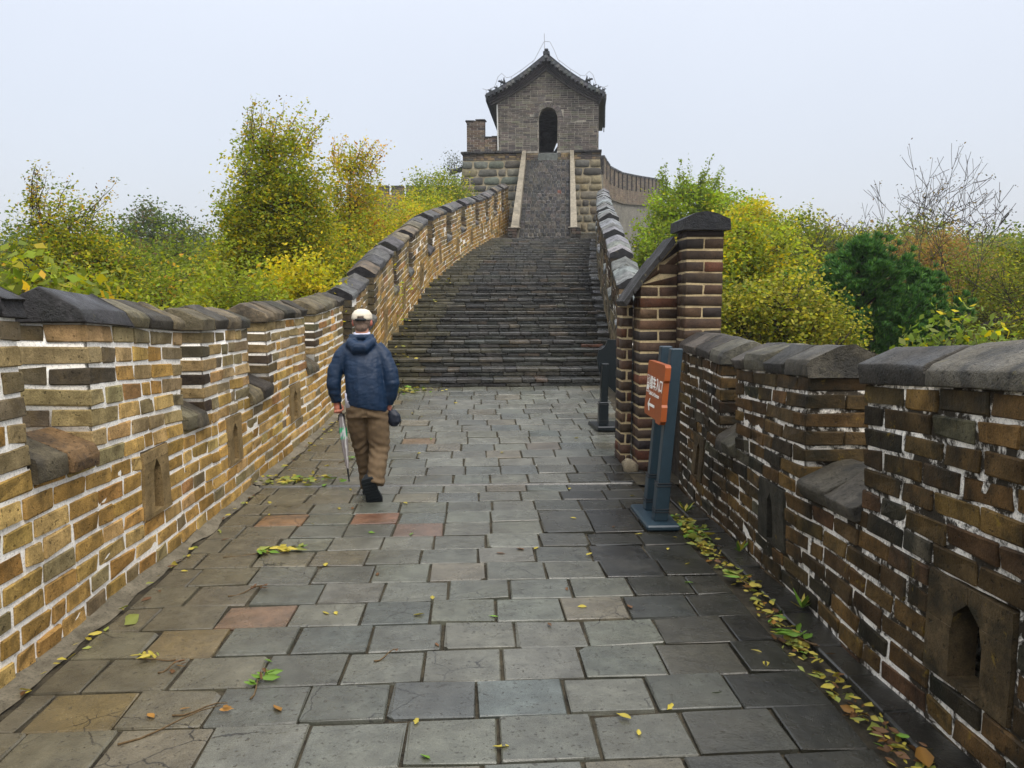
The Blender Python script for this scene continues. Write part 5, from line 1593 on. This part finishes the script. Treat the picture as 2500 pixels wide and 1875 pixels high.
def fuse(name, pieces, voxel, mat, parent, wr=None, smooth=2, colf=None):
    """melt overlapping closed shells into one continuous skin, then press folds into it"""
    mb = MB()
    for V, F in pieces: mb.add(V, F)
    tmp = mb.build('tmp_shell', mat, None)
    bm_ = bmesh.new(); bm_.from_mesh(tmp.data); bmesh.ops.recalc_face_normals(bm_, faces=bm_.faces); bm_.to_mesh(tmp.data); bm_.free()
    md = tmp.modifiers.new('r', 'REMESH'); md.mode = 'VOXEL'; md.voxel_size = voxel
    if smooth:
        ms = tmp.modifiers.new('s', 'SMOOTH'); ms.iterations = smooth; ms.factor = .5
    bpy.context.view_layer.update()
    me = bpy.data.meshes.new_from_object(tmp.evaluated_get(bpy.context.evaluated_depsgraph_get()))
    bpy.data.objects.remove(tmp)
    n = len(me.vertices); co = np.empty(n * 3, np.float32); me.vertices.foreach_get('co', co); co = co.reshape(-1, 3).astype(float)
    if wr is not None:
        no = np.empty(n * 3, np.float32); me.vertices.foreach_get('normal', no); no = no.reshape(-1, 3)
        d = np.array([wr(p, q) for p, q in zip(co, no)]); co = co + no * d[:, None]
    off = np.array(parent.location) if parent is not None else 0
    me.vertices.foreach_set('co', (co - off).astype(np.float32).ravel())
    ca = me.color_attributes.new('col', 'FLOAT_COLOR', 'POINT')
    cc_ = np.ones((n, 4)); 
    if colf is not None: cc_[:, :3] = np.array([colf(p) for p in co])
    ca.data.foreach_set('color', cc_.astype(np.float32).ravel())
    me.polygons.foreach_set('use_smooth', np.ones(len(me.polygons), bool))
    me.materials.clear(); me.materials.append(mat); me.name = name
    o = bpy.data.objects.new(name, me); COL.objects.link(o); o.parent = parent
    return o
nz = lambda x, y, z: noise.noise(Vector((x, y, z)))

skin, n, l, b = nodes('skin'); at = n.new('ShaderNodeAttribute'); at.attribute_name = 'col'
l.new(at.outputs[0], b.inputs['Base Color']); b.inputs['Roughness'].default_value = .5; b.inputs['Subsurface Weight'].default_value = 0.05
def cloth(name, col, rough, var, bump, sc):
    m = plain(name, col, rough, .35, var, sc, bump); return m
jackm = cloth('navy_nylon', (.002, .016, .044), .55, .12, .25, 14)
trom = cloth('khaki_cotton', (.115, .078, .042), .9, .12, .3, 30)
capm = cloth('cream_cotton', (.60, .54, .42), .85, .06, .2, 60)
shirtm = cloth('pale_shirt', (.55, .56, .66), .8, .05, .1, 30)
shoem = cloth('black_leather', (.010, .014, .017), .4, .1, .1, 40)
solem = cloth('rubber_sole', (.006, .010, .013), .55, .2, .5, 60)
hairm = cloth('grey_brown_hair', (.16, .11, .08), .8, .35, .6, 120)

man = empty('person', (-1.0, 7.2, -1.8), 'person in a blue hooded jacket, khaki trousers and cream cap walking away towards the steps', 'person')
# body: one continuous skin from scalp to feet
MR_ = Matrix.Translation((-.972, 6.925, -1.575)) @ Matrix.Rotation(R(-14), 4, 'Y') @ Matrix.Rotation(R(-70), 4, 'X') @ Matrix.Diagonal((1.5, 1.08, 1.15, 1))
head = [ball((-1.030, 7.245, -.175), (.078, .098, .108)), ball((-1.030, 7.29, -.215), (.058, .062, .062)),
        ball((-1.030, 7.345, -.195), (.012, .020, .022)), ball((-1.110, 7.245, -.195), (.014, .024, .034)), ball((-.950, 7.245, -.195), (.014, .024, .034)),
        ball((-1.058, 7.325, -.17), (.014, .012, .010)), ball((-1.002, 7.325, -.17), (.014, .012, .010)), ball((-1.030, 7.338, -.235), (.026, .010, .008)),
        tube([(-1.028, 7.20, -.40), (-1.030, 7.235, -.24)], [.064, .058], 14)]
torso = [loft([(-.995, 7.12, -.98, .14, .10, 0), (-1.0, 7.12, -.85, .15, .105, 0), (-1.01, 7.14, -.65, .145, .11, 0), (-1.02, 7.17, -.48, .16, .11, 0), (-1.025, 7.19, -.39, .12, .08, 0)])]
def hand(w, dirv, side, curl, hold=None):
    """palm and five unequal, bent fingers; dirv from wrist to knuckles, side towards the thumb"""
    out = []; w = np.array(w, float); d = np.array(dirv, float); d /= np.linalg.norm(d); s = np.array(side, float); s -= d * s.dot(d); s /= np.linalg.norm(s); p = np.cross(d, s)
    out.append(tube([w - d * .03, w + d * .01, w + d * .05, w + d * .082], [.024, .027, .030, .024], 10))
    for k, L in enumerate((.066, .074, .069, .054)):
        o = w + d * .075 + s * (.027 - .018 * k); pts = [o]; a = 0
        for j, f in enumerate((.45, .32, .23)):
            a += curl[j]; dd = d * math.cos(a) + p * math.sin(a); pts.append(pts[-1] + dd * L * f)
        out.append(tube(pts, [.0098, .0092, .0086, .0068], 8))
    t0 = w + d * .02 + s * .024; t1 = t0 + s * .024 + d * .022 + p * .008; t2 = t1 + d * .022 + p * .022; t3 = t2 + p * .018 + d * .006 - s * .008
    out.append(tube([t0, t1, t2, t3], [.013, .0118, .0105, .0078], 8))
    return out
WL, WR = np.array((-1.262, 7.155, -.915)), np.array((-.800, 7.165, -.915))
arms = [tube([(-1.17, 7.19, -.44), (-1.265, 7.13, -.69), WL + (0, 0, -.03)], [.052, .042, .027], 10), tube([(-.88, 7.19, -.44), (-.775, 7.11, -.70), WR + (0, 0, -.03)], [.052, .042, .027], 10)]
legs = [tube([(-1.075, 7.12, -.95), (-1.055, 7.25, -1.34), (-1.03, 7.35, -1.73)], [.085, .055, .030], 12), tube([(-.905, 7.12, -.95), (-.885, 7.14, -1.35), tuple(MR_ @ Vector((0, .045, .09)))], [.085, .055, .030], 12),
        tube([(-1.03, 7.345, -1.725), (-1.03, 7.425, -1.738), (-1.03, 7.515, -1.755)], [.028, .026, .016], 10), tube([tuple(MR_ @ Vector((0, .04, .075))), tuple(MR_ @ Vector((0, .13, .062))), tuple(MR_ @ Vector((0, .22, .045)))], [.026, .026, .016], 10)]
hl_ = hand(WL, (.10, .02, -1), (.9, .3, 0), (1.0, 1.3, .9)); hr_ = hand(WR, (.15, .05, -1), (-.6, .8, 0), (.6, .7, .5))
def skincol(p):
    c = np.array((.42, .20, .125))
    if p[2] < -.85: c = np.array((.44, .16, .10))
    if p[2] < -1.5: c = np.array((.02, .02, .025))
    if abs(p[0] + 1.03) > .073 and p[2] > -.3: c = np.array((.46, .15, .10))
    return c
fuse('body', head + torso + arms + legs + hl_ + hr_, .0052, skin, man, smooth=1, colf=skincol)
# short hair at the nape
fuse('hair', [ball((-1.030, 7.238, -.172), (.083, .100, .106)), ball((-1.030, 7.185, -.235), (.058, .045, .045))], .009, hairm, man,
     wr=lambda p, q: (-.05 if p[1] > 7.275 else 0) + .002 * nz(p[0] * 90, p[1] * 90, p[2] * 40))
# cap with its adjusting strap and peak
capo = fuse('cap', [loft([(-1.030, 7.243, -.168, .092, .112, 0), (-1.030, 7.243, -.150, .094, .114, 0), (-1.030, 7.245, -.115, .088, .106, 0), (-1.030, 7.247, -.086, .066, .080, 0), (-1.030, 7.25, -.070, .030, .036, 0)])], .008, capm, man,
            wr=lambda p, q: .0015 * nz(p[0] * 40, p[1] * 40, p[2] * 40) - (.03 if (p[1] < 7.16 and p[2] < -.135 and abs(p[0] + 1.03) < .038 - (p[2] + .17) * .3) else 0))
V, F = tube([(-1.03 + .092 * math.sin(t), 7.243 - .112 * math.cos(t), -.165) for t in np.linspace(-.55, .55, 9)], .007, 6); V[:, 2] = -.165 + (V[:, 2] + .165) * 1.8
MB().add(V, F).build('cap_strap', strapm, man, smooth=True)
pk = [(-1.03 + .088 * math.cos(t), 7.28 + .145 * math.sin(t)) for t in np.linspace(.05, math.pi - .05, 12)]
V, F = prism(pk, -.168, -.160); V[:, 2] -= (V[:, 1] - 7.28) * .18; MB().add(V, F).build('cap_peak', capm, man)
V, F = tube([(-1.116, 7.24, -.168), (-1.105, 7.32, -.168)], .004, 5); MB().add(V, F).build('spectacle_arm', strapm, man)
V, F = tube([(-.944, 7.24, -.168), (-.955, 7.32, -.168)], .004, 5); MB().add(V, F).build('spectacle_arm', strapm, man)
# jacket: torso, sleeves and hood melted together, creased
jt = [loft([(-.985, 7.125, -.955, .188, .145, -.22), (-.988, 7.125, -.90, .192, .150, -.18), (-.990, 7.13, -.80, .185, .158, -.08), (-1.0, 7.14, -.68, .180, .155, 0), (-1.01, 7.16, -.56, .184, .145, 0),
            (-1.02, 7.18, -.47, .190, .125, 0), (-1.022, 7.195, -.415, .172, .105, 0), (-1.025, 7.205, -.365, .125, .085, 0), (-1.028, 7.215, -.315, .082, .075, 0)])]
js = [tube([(-1.13, 7.19, -.43), (-1.205, 7.17, -.50), (-1.262, 7.135, -.63), (-1.278, 7.12, -.74), (-1.268, 7.135, -.83), (-1.262, 7.15, -.90)], [.085, .082, .072, .068, .060, .045], 16),
      tube([(-.91, 7.19, -.43), (-.835, 7.17, -.50), (-.775, 7.13, -.63), (-.757, 7.11, -.74), (-.775, 7.13, -.85), (-.795, 7.15, -.925)], [.085, .082, .075, .070, .062, .046], 16)]
hoodp = [tube([(-1.135, 7.20, -.355), (-1.115, 7.115, -.375), (-1.06, 7.06, -.415), (-.99, 7.06, -.415), (-.940, 7.115, -.375), (-.925, 7.20, -.355)], [.034, .052, .064, .060, .048, .032], 12),
         tube([(-1.115, 7.28, -.315), (-1.13, 7.21, -.315), (-1.08, 7.14, -.322), (-1.0, 7.13, -.322), (-.935, 7.20, -.315), (-.945, 7.28, -.315)], [.018, .023, .026, .025, .022, .018], 10)]
def jwr(p, q):
    x, y, z = p
    f = .007 * nz(x * 7, y * 7, z * 5) 
    f += .0028 * nz(x * 9 + z * 9, y * 6, z * 16 + x * 10) ; f += .004 * nz((x + 1.02) * 22, 3, z * 5) * (1 if z < -.5 else .3)
    r_ = nz(x * 14 - z * 12, y * 10, z * 26); f -= .003 * max(0, .25 - abs(r_)) * 3
    if abs(x + 1.015) > .2: f += .005 * math.sin(z * 85 + 5 * nz(x * 6, y * 6, z * 4)) * nz(x * 5, 1, z * 9)
    return f
fuse('jacket', jt + js + hoodp, .0085, jackm, man, wr=jwr, smooth=1)
for w in (WL, WR):
    V, F = tube([(w[0] - .002, w[1] - .004, w[2] + .045), (w[0], w[1], w[2] + .005)], [.050, .046], 14); MB().add(V, F).build('cuff', jackm, man, smooth=True)
V, F = loft([(-1.0, 7.125, -.965, .158, .125, -.1), (-1.0, 7.125, -.82, .16, .13, 0)]); V[:, 0] -= .020; MB().add(V, F).build('shirt_tail', shirtm, man, smooth=True)
V, F = tube([(-1.03 + .066 * math.cos(t), 7.215 + .066 * math.sin(t), -.292 + .01 * math.sin(t)) for t in np.linspace(0, 2 * math.pi, 15)], .013, 6); MB().add(V, F).build('shirt_collar', shirtm, man, smooth=True)
# trousers
tl = [loft([(-.988, 7.12, -1.04, .172, .125, 0), (-.988, 7.12, -.95, .180, .135, 0), (-.99, 7.12, -.86, .172, .130, 0)]),
      tube([(-1.078, 7.125, -1.00), (-1.070, 7.165, -1.15), (-1.052, 7.24, -1.34), (-1.038, 7.30, -1.52), (-1.028, 7.345, -1.755)], [.100, .096, .080, .068, .060], 16),
      tube([(-.898, 7.120, -1.00), (-.890, 7.135, -1.15), (-.880, 7.145, -1.34), (-.895, 7.05, -1.50), (-.905, 6.99, -1.64)], [.102, .102, .090, .084, .078], 16)]
def twr(p, q):
    x, y, z = p
    f = .008 * nz(x * 8, y * 8, z * 7) + .005 * nz(x * 20, y * 20, z * 20)
    kn = math.exp(-((z + 1.36) / .12) ** 2) + .8 * math.exp(-((z + 1.02) / .09) ** 2) + 1.0 * math.exp(-((z + 1.60) / .07) ** 2)
    f += .005 * kn * math.sin((z + .35 * (x + .9) * (1 if x > -.97 else -1)) * 90 + 4 * nz(x * 7, y * 7, z * 3))
    if abs(x + .985) < .02 and z > -1.1 and y < 7.1: f -= .006
    return f
fuse('trousers', tl, .0085, trom, man, wr=twr, smooth=1)
# shoes: left planted, right pushed off with the sole towards us
def shoe(name, M4):
    so = MB(); up = MB(); L = .285
    prof = [(0.0, .030), (.02, .039), (.07, .040), (.12, .037), (.17, .044), (.22, .048), (.255, .042), (.275, .028), (.285, .010)]
    outl = [(y, -w) for y, w in prof] + [(y, w * 1.05) for y, w in prof[::-1]]
    V, F = prism([(b_, a_) for a_, b_ in outl], 0, .026); n_ = len(outl)
    F = [tuple(range(n_)), tuple(range(2 * n_ - 1, n_ - 1, -1))] + [(i, n_ + i, n_ + (i + 1) % n_, (i + 1) % n_) for i in range(n_)]
    def tf(V): return np.array([tuple(M4 @ Vector(v)) for v in V])
    root = fuse(name, [(tf(a), b_) for a, b_ in (loft([(0, .045, .02, .036, .042, 0), (0, .05, .06, .037, .05, 0), (0, .055, .105, .036, .045, 0)], 14), tube([(0, .05, .055), (0, .13, .058), (0, .20, .042), (0, .255, .034)], [.036, .039, .036, .024], 14))], .006, shoem, man, smooth=2)
    so.add(tf(V), F); s_ = so.build('sole', solem, root, loc=None)
    co = np.array([v.co[:] for v in s_.data.vertices])
    s_.data.vertices.foreach_set('co', (co + np.array(root.location) * 0 + np.array([0, 0, 0]) - np.array(man.location) * 0).ravel())
    # cross treads
    for k in range(8):
        y = .03 + k * .031
        V = sbox((-.033, y, -.006), (.033, y + .014, .002)); MB().add(tf(V), SB_F).build('tread', solem, root)
    V, F = tube([(-.030 * s__, .06 + .0 * s__, .07) for s__ in (1,)] + [(-.039, .09, .075), (-.035, .14, .07)], .003, 5); MB().add(tf(V), F).build('piping', whitep, root)
    q = bmesh.new(); q.from_mesh(s_.data); bmesh.ops.recalc_face_normals(q, faces=q.faces); q.to_mesh(s_.data); q.free()
    return root
shoe('shoe', Matrix.Translation((-1.03, 7.30, -1.800)))
Mr = MR_
shoe('shoe', Mr)

# folded umbrella in the left hand
um = empty('umbrella', (-1.24, 7.15, -.95), 'folded grey umbrella with a green print hanging from the left hand', 'umbrella')
u0, u1 = Vector((-1.240, 7.165, -.865)), Vector((-1.150, 7.06, -1.615)); ud = (u1 - u0).normalized()
V, F = tube([u0, u0 + ud * .17], [.013, .011], 10); MB().add(V, F).build('handle', strapm, um, smooth=True)
V, F = tube([u0 + ud * .15, u1], [.005, .004], 6); MB().add(V, F).build('shaft', strapm, um)
umm, n, l, b = nodes('umbrella_cloth'); at = n.new('ShaderNodeAttribute'); at.attribute_name = 'col'; l.new(at.outputs[0], b.inputs['Base Color']); b.inputs['Roughness'].default_value = .35
Lu = (u1 - u0).length; side = ud.cross(Vector((0, 1, 0))).normalized(); oth = ud.cross(side)
V = []; Cc = []; NR, NSg = 26, 32
ts = np.linspace(.20, .86, NR)
for i, t in enumerate(ts):
    r = np.interp(t, [.20, .26, .40, .52, .70, .80, .86], [.014, .021, .029, .027, .019, .013, .008])
    for k in range(NSg):
        w = 2 * math.pi * k / NSg + t * 1.5
        rr_ = r * (1 + .28 * math.cos(8 * w) + .12 * nz(k, t * 9, 0)); p = u0 + ud * (Lu * t) + side * math.cos(w) * rr_ + oth * math.sin(w) * rr_
        V.append(tuple(p))
        c = (.20, .18, .18)
        g_ = nz(math.cos(w) * 2.5, math.sin(w) * 2.5, t * 18)
        if .36 < t < .50: c = (.02, .30, .12) if g_ > .05 else ((.45, .46, .45) if g_ > -.25 else (.25, .33, .33))
        if abs(math.sin(w - 1.0)) < .12 and math.cos(w - 1.0) > 0: c = (.5, .5, .48)
        if t < .25: c = (.03, .03, .03)
        Cc.append(c)
F = [(i * NSg + k, i * NSg + (k + 1) % NSg, (i + 1) * NSg + (k + 1) % NSg, (i + 1) * NSg + k) for i in range(NR - 1) for k in range(NSg)]
MB().add(V, F, np.array(Cc)).build('canopy', umm, um, smooth=True)
V, F = tube([u0 + ud * Lu * .85, u0 + ud * (Lu + .01)], [.009, .006], 8); MB().add(V, F).build('tip', strapm, um)
for s__ in (-1, 1):
    V, F = tube([u0 + ud * .16 + side * .02 * s__, u0 + ud * .21 + side * .028 * s__], [.007, .005], 6); MB().add(V, F).build('rib_end', strapm, um)
# dark pouch hanging from the right hand
po = empty('pouch', (-.765, 7.15, -1.02), 'small black pouch hanging below the right cuff against the trousers', 'bag')
navy = cloth('black_nylon', (.008, .012, .022), .5, .1, .2, 30)
fuse('bag_body', [loft([(-.748, 7.15, -1.135, .030, .035, .0), (-.742, 7.15, -1.09, .062, .05, 0), (-.748, 7.15, -1.03, .060, .048, 0), (-.765, 7.15, -.985, .035, .03, 0)])], .007, navy, po, wr=lambda p, q: .004 * nz(p[0] * 25, p[1] * 25, p[2] * 25))
V, F = tube([(-.765, 7.15, -.99), (-.785, 7.16, -.95)], .006, 6); MB().add(V, F).build('strap', navy, po)
V, F = tube([(-.79, 7.13, -1.12), (-.795, 7.13, -1.17)], .004, 5); MB().add(V, F).build('cord', navy, po)
# ------------------------------------------------------------ fallen leaves, sprigs and litter
LG = leaf_mat('fallen_leaf', .15, .45)
LCOL = {'g': (.13, .24, .03), 'y': (.38, .31, .05), 'b': (.12, .06, .025), 'o': (.28, .14, .03), 'h': (.22, .24, .05)}
rf_ = np.random.default_rng(77)
def one_leaf(L, wid, kind, rg, curl=None):
    """a pointed, folded and curled leaf in its own plane"""
    st_ = np.array([0, .12, .35, .6, .82, 1.0]); wd_ = np.array([.04, .55, 1.0, .85, .45, .02]) * wid * L * .5 * np.r_[1, rg.uniform(.6, 1.2, 4), 1]
    cu = rg.uniform(.1, .5) if curl is None else curl
    V = []
    for t, w in zip(st_, wd_):
        z = .004 + L * cu * .5 * (t - .5) ** 2
        wob = rg.normal(0, .04 * L, 2) * (0 < t < 1)
        V += [(L * (t - .5), -w + wob[0] * .3, z + w * .35 + abs(wob[0]) * .3), (L * (t - .5), 0, z), (L * (t - .5), w + wob[1] * .3, z + w * .35 + abs(wob[1]) * .3)]
    F = []
    for i in range(5):
        F += [(3 * i, 3 * i + 3, 3 * i + 4, 3 * i + 1), (3 * i + 1, 3 * i + 4, 3 * i + 5, 3 * i + 2)]
    c = np.array(LCOL[kind]) * rg.uniform(.75, 1.2)
    C = np.array([c * (1.12 if i % 3 == 1 else rg.uniform(.75, 1.05)) for i in range(18)])
    return np.array(V), F, C
def rotz(V, a):
    c, s = math.cos(a), math.sin(a); return np.stack([V[:, 0] * c - V[:, 1] * s, V[:, 0] * s + V[:, 1] * c, V[:, 2]], 1)
def rotx(V, a):
    c, s = math.cos(a), math.sin(a); return np.stack([V[:, 0], V[:, 1] * c - V[:, 2] * s, V[:, 1] * s + V[:, 2] * c], 1)
def leaf_at(x, y, k, L, wid=.5, label=None, group=None, lift=0):
    V, F, C = one_leaf(L, wid, k, rf_)
    V = rotz(rotx(V, rf_.normal(0, .25)), rf_.uniform(0, 6.28)); V[:, 2] -= V[:, 2].min()
    o = MB().add(V, F, C).build('fallen_leaf', LG, None, smooth=True, loc=(x, y, float(floor_z(y)) + .004 + lift))
    tag(o, label, 'leaf', group)
LL = {'y': 'small curled yellow leaf lying alone on the wet grey pavers', 'b': 'small curled brown leaf lying alone on the wet grey pavers',
      'g': 'small green leaf lying flat on the wet grey pavers', 'o': 'orange-tinged dead leaf stuck to the wet grey pavers'}
GGG = {'y': 'scattered small yellow leaves', 'b': 'scattered small brown leaves', 'g': 'scattered small green leaves', 'o': 'scattered orange leaves'}
for (x, y, k) in [(-0.5, 5.971, 'g'), (0.173, 5.473, 'b'), (0.316, 5.567, 'b'), (0.436, 5.583, 'y'), (0.806, 5.43, 'y'), (-1.031, 5.287, 'y'), (-0.269, 4.646, 'y'), (-0.873, 4.436, 'y'), (-0.813, 4.433, 'y'), (-0.331, 4.389, 'y'), (0.406, 4.217, 'b'), (0.622, 4.464, 'y'), (0.094, 4.344, 'g'), (-0.21, 3.98, 'b'), (-1.046, 3.831, 'g'), (0.902, 4.451, 'b'), (1.434, 3.826, 'y'), (1.435, 3.683, 'y'), (1.106, 3.416, 'g'), (0.636, 3.229, 'y'), (0.674, 3.097, 'y'), (0.094, 3.014, 'y'), (-0.262, 3.227, 'y'), (-0.209, 2.955, 'g'), (-0.887, 3.362, 'o'), (-1.418, 3.324, 'o'), (-1.293, 3.381, 'o'), (1.254, 5.89, 'y'), (1.394, 5.517, 'y'), (1.448, 5.19, 'y'), (1.361, 4.833, 'g'), (-0.628, 6.92, 'y'), (-1.077, 6.759, 'b'), (-1.193, 6.765, 'y'), (-1.196, 7.446, 'y'), (0.806, 6.371, 'y'), (-1.327, 6.295, 'y'), (-0.815, 6.025, 'g'), (-1.486, 3.74, 'b'), (0.854, 3.294, 'y'), (0.568, 4.755, 'b'), (-0.653, 5.081, 'b'),
                  (-.65, 8.9, 'y'), (-.55, 9.6, 'g'), (-.75, 10.9, 'y'), (-.9, 11.1, 'y'), (-1.75, 6.6, 'y'), (-1.9, 5.9, 'b'), (-1.85, 7.0, 'y'), (-1.6, 8.4, 'y'), (-1.3, 9.0, 'g'), (-1.2, 8.1, 'y'), (.3, 8.9, 'y'), (.9, 7.4, 'y'), (1.1, 6.1, 'b'), (1.45, 7.1, 'y'), (1.25, 9.6, 'y'), (-.3, 11.8, 'y'), (-1.95, 5.2, 'y'), (-2.0, 4.7, 'b'), (1.52, 5.8, 'y'), (1.58, 6.3, 'y')]:
    leaf_at(x, y, k, rf_.uniform(.045, .075), rf_.uniform(.35, .6), LL[k], GGG[k])
leaf_at(-1.945, 4.36, 'h', .15, .42, 'large pale green oval leaf lying beside the left wall')
leaf_at(1.765, 2.86, 'o', .15, .5, 'large brown oval leaf at the near end of the gutter')

# litter: many leaves lying over one another
def litter(name, label, pts, L, mix, zf, lay=.02, kind='stuff'):
    mb = MB()
    for (x, y) in pts:
        k = rf_.choice(list(mix), p=np.array(list(mix.values())) / sum(mix.values()))
        V, F, C = one_leaf(L * rf_.uniform(.6, 1.3), rf_.uniform(.35, .6), k, rf_)
        V = rotz(rotx(V, rf_.normal(0, .5)), rf_.uniform(0, 6.28)); V[:, 2] -= V[:, 2].min()
        V += np.array([x, y, zf(x, y) + rf_.uniform(0, lay)]); mb.add(V, F, C)
    o = mb.build(name, LG, None, smooth=True); tag(o, label, None if kind == 'stuff' else 'leaves', None, kind); return o
n_ = 420; yy = rf_.uniform(2.3, 6.5, n_); yy = np.where(rf_.random(n_) < .3, rf_.choice([2.75, 3.1, 3.95, 4.85, 5.6], n_) + rf_.normal(0, .13, n_), yy)
xx = 1.715 + .03 * np.sin(yy * 3) + rf_.normal(0, .038, n_)
litter('leaves', 'line of yellow and brown leaf litter lying along the gutter below the right wall', list(zip(xx, yy)), .058, {'y': 6, 'h': 4, 'b': 3, 'o': 1, 'g': 1}, lambda x, y: -1.835, .035)
def blobpts(cx, cy, sx, sy, n): return list(zip(rf_.normal(cx, sx, n), rf_.normal(cy, sy, n)))
fz = lambda x, y: float(floor_z(y)) + .004
litter('leaves', 'heap of green and yellow leaves on the pavers left of the man', blobpts(-1.75, 7.82, .17, .10, 90), .075, {'h': 4, 'y': 4, 'g': 2}, fz, .03)
litter('leaves', 'yellow leaf litter gathered in the left corner at the foot of the steps', blobpts(-1.25, 12.75, .28, .13, 130), .09, {'h': 4, 'y': 4, 'g': 2}, fz, .04)
litter('leaves', 'leaves and weeds heaped between the orange sign base and the right wall', blobpts(1.70, 5.95, .06, .22, 90), .08, {'y': 3, 'g': 3, 'h': 3}, lambda x, y: -1.82, .05)
litter('leaves', 'thin scatter of leaf scraps against the foot of the left wall', [(float(xl(q)) + .1 + abs(rf_.normal(0, .05)), q) for q in rf_.uniform(3.4, 12.5, 90)], .055, {'y': 4, 'h': 2, 'b': 3}, fz, .01)
litter('leaves', 'small yellow leaves caught on the left side of the steps', [(float(xl(q)) + .15 + abs(rf_.normal(0, .25)), q) for q in rf_.uniform(13.2, 20, 60)], .09, {'y': 5, 'h': 3}, lambda x, y: fz(x, y) + .09, .05)

# sprigs: a twig with leaflets
twm = plain('twig_bark', (.10, .065, .03), .8, .2, .3, 60, .2)
def sprig(label, x, y, ang, L, n, leaf, mix, spread=.9):
    root = empty('sprig', (x, y, float(floor_z(y)) + .006), label, 'sprig')
    d = np.array([math.cos(ang), math.sin(ang), 0]); s = np.array([-d[1], d[0], 0]); p0 = np.array([x, y, float(floor_z(y)) + .012])
    pts = [p0 + d * L * t + s * .03 * math.sin(t * 3) + np.array([0, 0, .012 * math.sin(t * 5)]) for t in np.linspace(-.5, .5, 6)]
    V, F = tube(pts, [.005, .0045, .004, .0035, .003, .002], 5); MB().add(V, F).build('twig', twm, root, smooth=True)
    for i in range(n):
        t = rf_.uniform(-.1, .5) if n > 3 else rf_.uniform(.3, .5); p = p0 + d * L * t
        k = rf_.choice(list(mix), p=np.array(list(mix.values())) / sum(mix.values()))
        V, F, C = one_leaf(leaf * rf_.uniform(.7, 1.2), .36, k, rf_); V[:, 0] += leaf * .5
        V = rotz(rotx(V, rf_.normal(0, .4)), ang + rf_.choice([-1, 1]) * rf_.uniform(.2, spread)); V[:, 2] -= V[:, 2].min()
        V += p + np.array([0, 0, rf_.uniform(0, .02)])
        MB().add(V, F, C).build('leaf', LG, root, smooth=True)
sprig('yellow sprig of narrow leaflets at lower left of the walkway', -1.60, 3.86, 2.9, .16, 9, .07, {'y': 3, 'h': 3})
sprig('brown curled sprig just right of the yellow one', -1.51, 3.775, .3, .10, 5, .05, {'o': 3, 'b': 1})
sprig('wilted dark green sprig on the pavers in the lower left middle', -1.03, 3.56, 1.3, .20, 14, .075, {'g': 5, 'b': 1}, 1.5)
sprig('leafy green and yellow branch broken off across the left pavers', -1.52, 5.56, .2, .55, 26, .11, {'g': 3, 'h': 4, 'y': 3}, 1.3)
sprig('dry brown twig with shrivelled leaves left of centre', -1.42, 4.80, .4, .24, 7, .05, {'b': 3}, 1.4)
sprig('long bare twig with two leaves in the bottom left corner', -1.30, 3.24, .55, .42, 2, .06, {'o': 1, 'y': 1})
sprig('short forked bare twig near the bottom left', -1.22, 3.36, .05, .22, 1, .04, {'b': 1})
sprig('straight dry stick lying across a paver joint', -.46, 3.86, .35, .14, 1, .03, {'b': 1})
sprig('fresh green sprig lying in the gutter among yellow leaves', 1.73, 3.95, 1.9, .16, 9, .11, {'g': 5, 'h': 1}, 1.4)
sprig('fresh pale green sprig further up the gutter', 1.70, 4.86, 1.6, .16, 8, .11, {'g': 3, 'h': 3}, 1.4)
sprig('small wilted sprig on the pavers left of the man', -1.45, 8.6, 1.0, .22, 9, .07, {'g': 4, 'b': 1}, 1.4)
# weeds rooted at the foot of the right wall
for i, (x, y, lab) in enumerate([(1.90, 5.45, 'small green weed rooted at the wall foot beyond the middle loophole'), (1.92, 4.4, 'tuft of weed at the wall foot in front of the nearest crenel'), (1.80, 6.55, 'leafy weed growing behind the orange sign posts')]):
    root = empty('weed', (x, y, -1.81), lab, 'weed')
    for k in range(10):
        a = rf_.uniform(0, 6.28); V, F, C = one_leaf(.075, .4, 'g' if k % 3 else 'y', rf_); V[:, 0] += .04
        V2 = V.copy(); V2[:, 2] += V2[:, 0] * rf_.uniform(.5, 1.5); V = rotz(V2, a) + np.array([x, y, -1.81]); MB().add(V, F, C).build('leaf', LG, root, smooth=True)
# ------------------------------------------------------------ misty air
hz = bpy.data.materials.new('mist'); hz.use_nodes = True
hn = hz.node_tree.nodes; hn.clear()
ho = hn.new('ShaderNodeOutputMaterial'); hv = hn.new('ShaderNodeVolumePrincipled')
hv.inputs['Color'].default_value = (.93, .95, 1, 1); hv.inputs['Density'].default_value = 0.0007; hv.inputs['Anisotropy'].default_value = 0.2
hz.node_tree.links.new(hv.outputs[0], ho.inputs['Volume'])
o = MB().add(sbox((-950, -950, -62), (950, 1450, 14.5)), SB_F).build('haze', hz, None)
tag(o, 'thin rain mist hanging over the hills', kind='stuff')
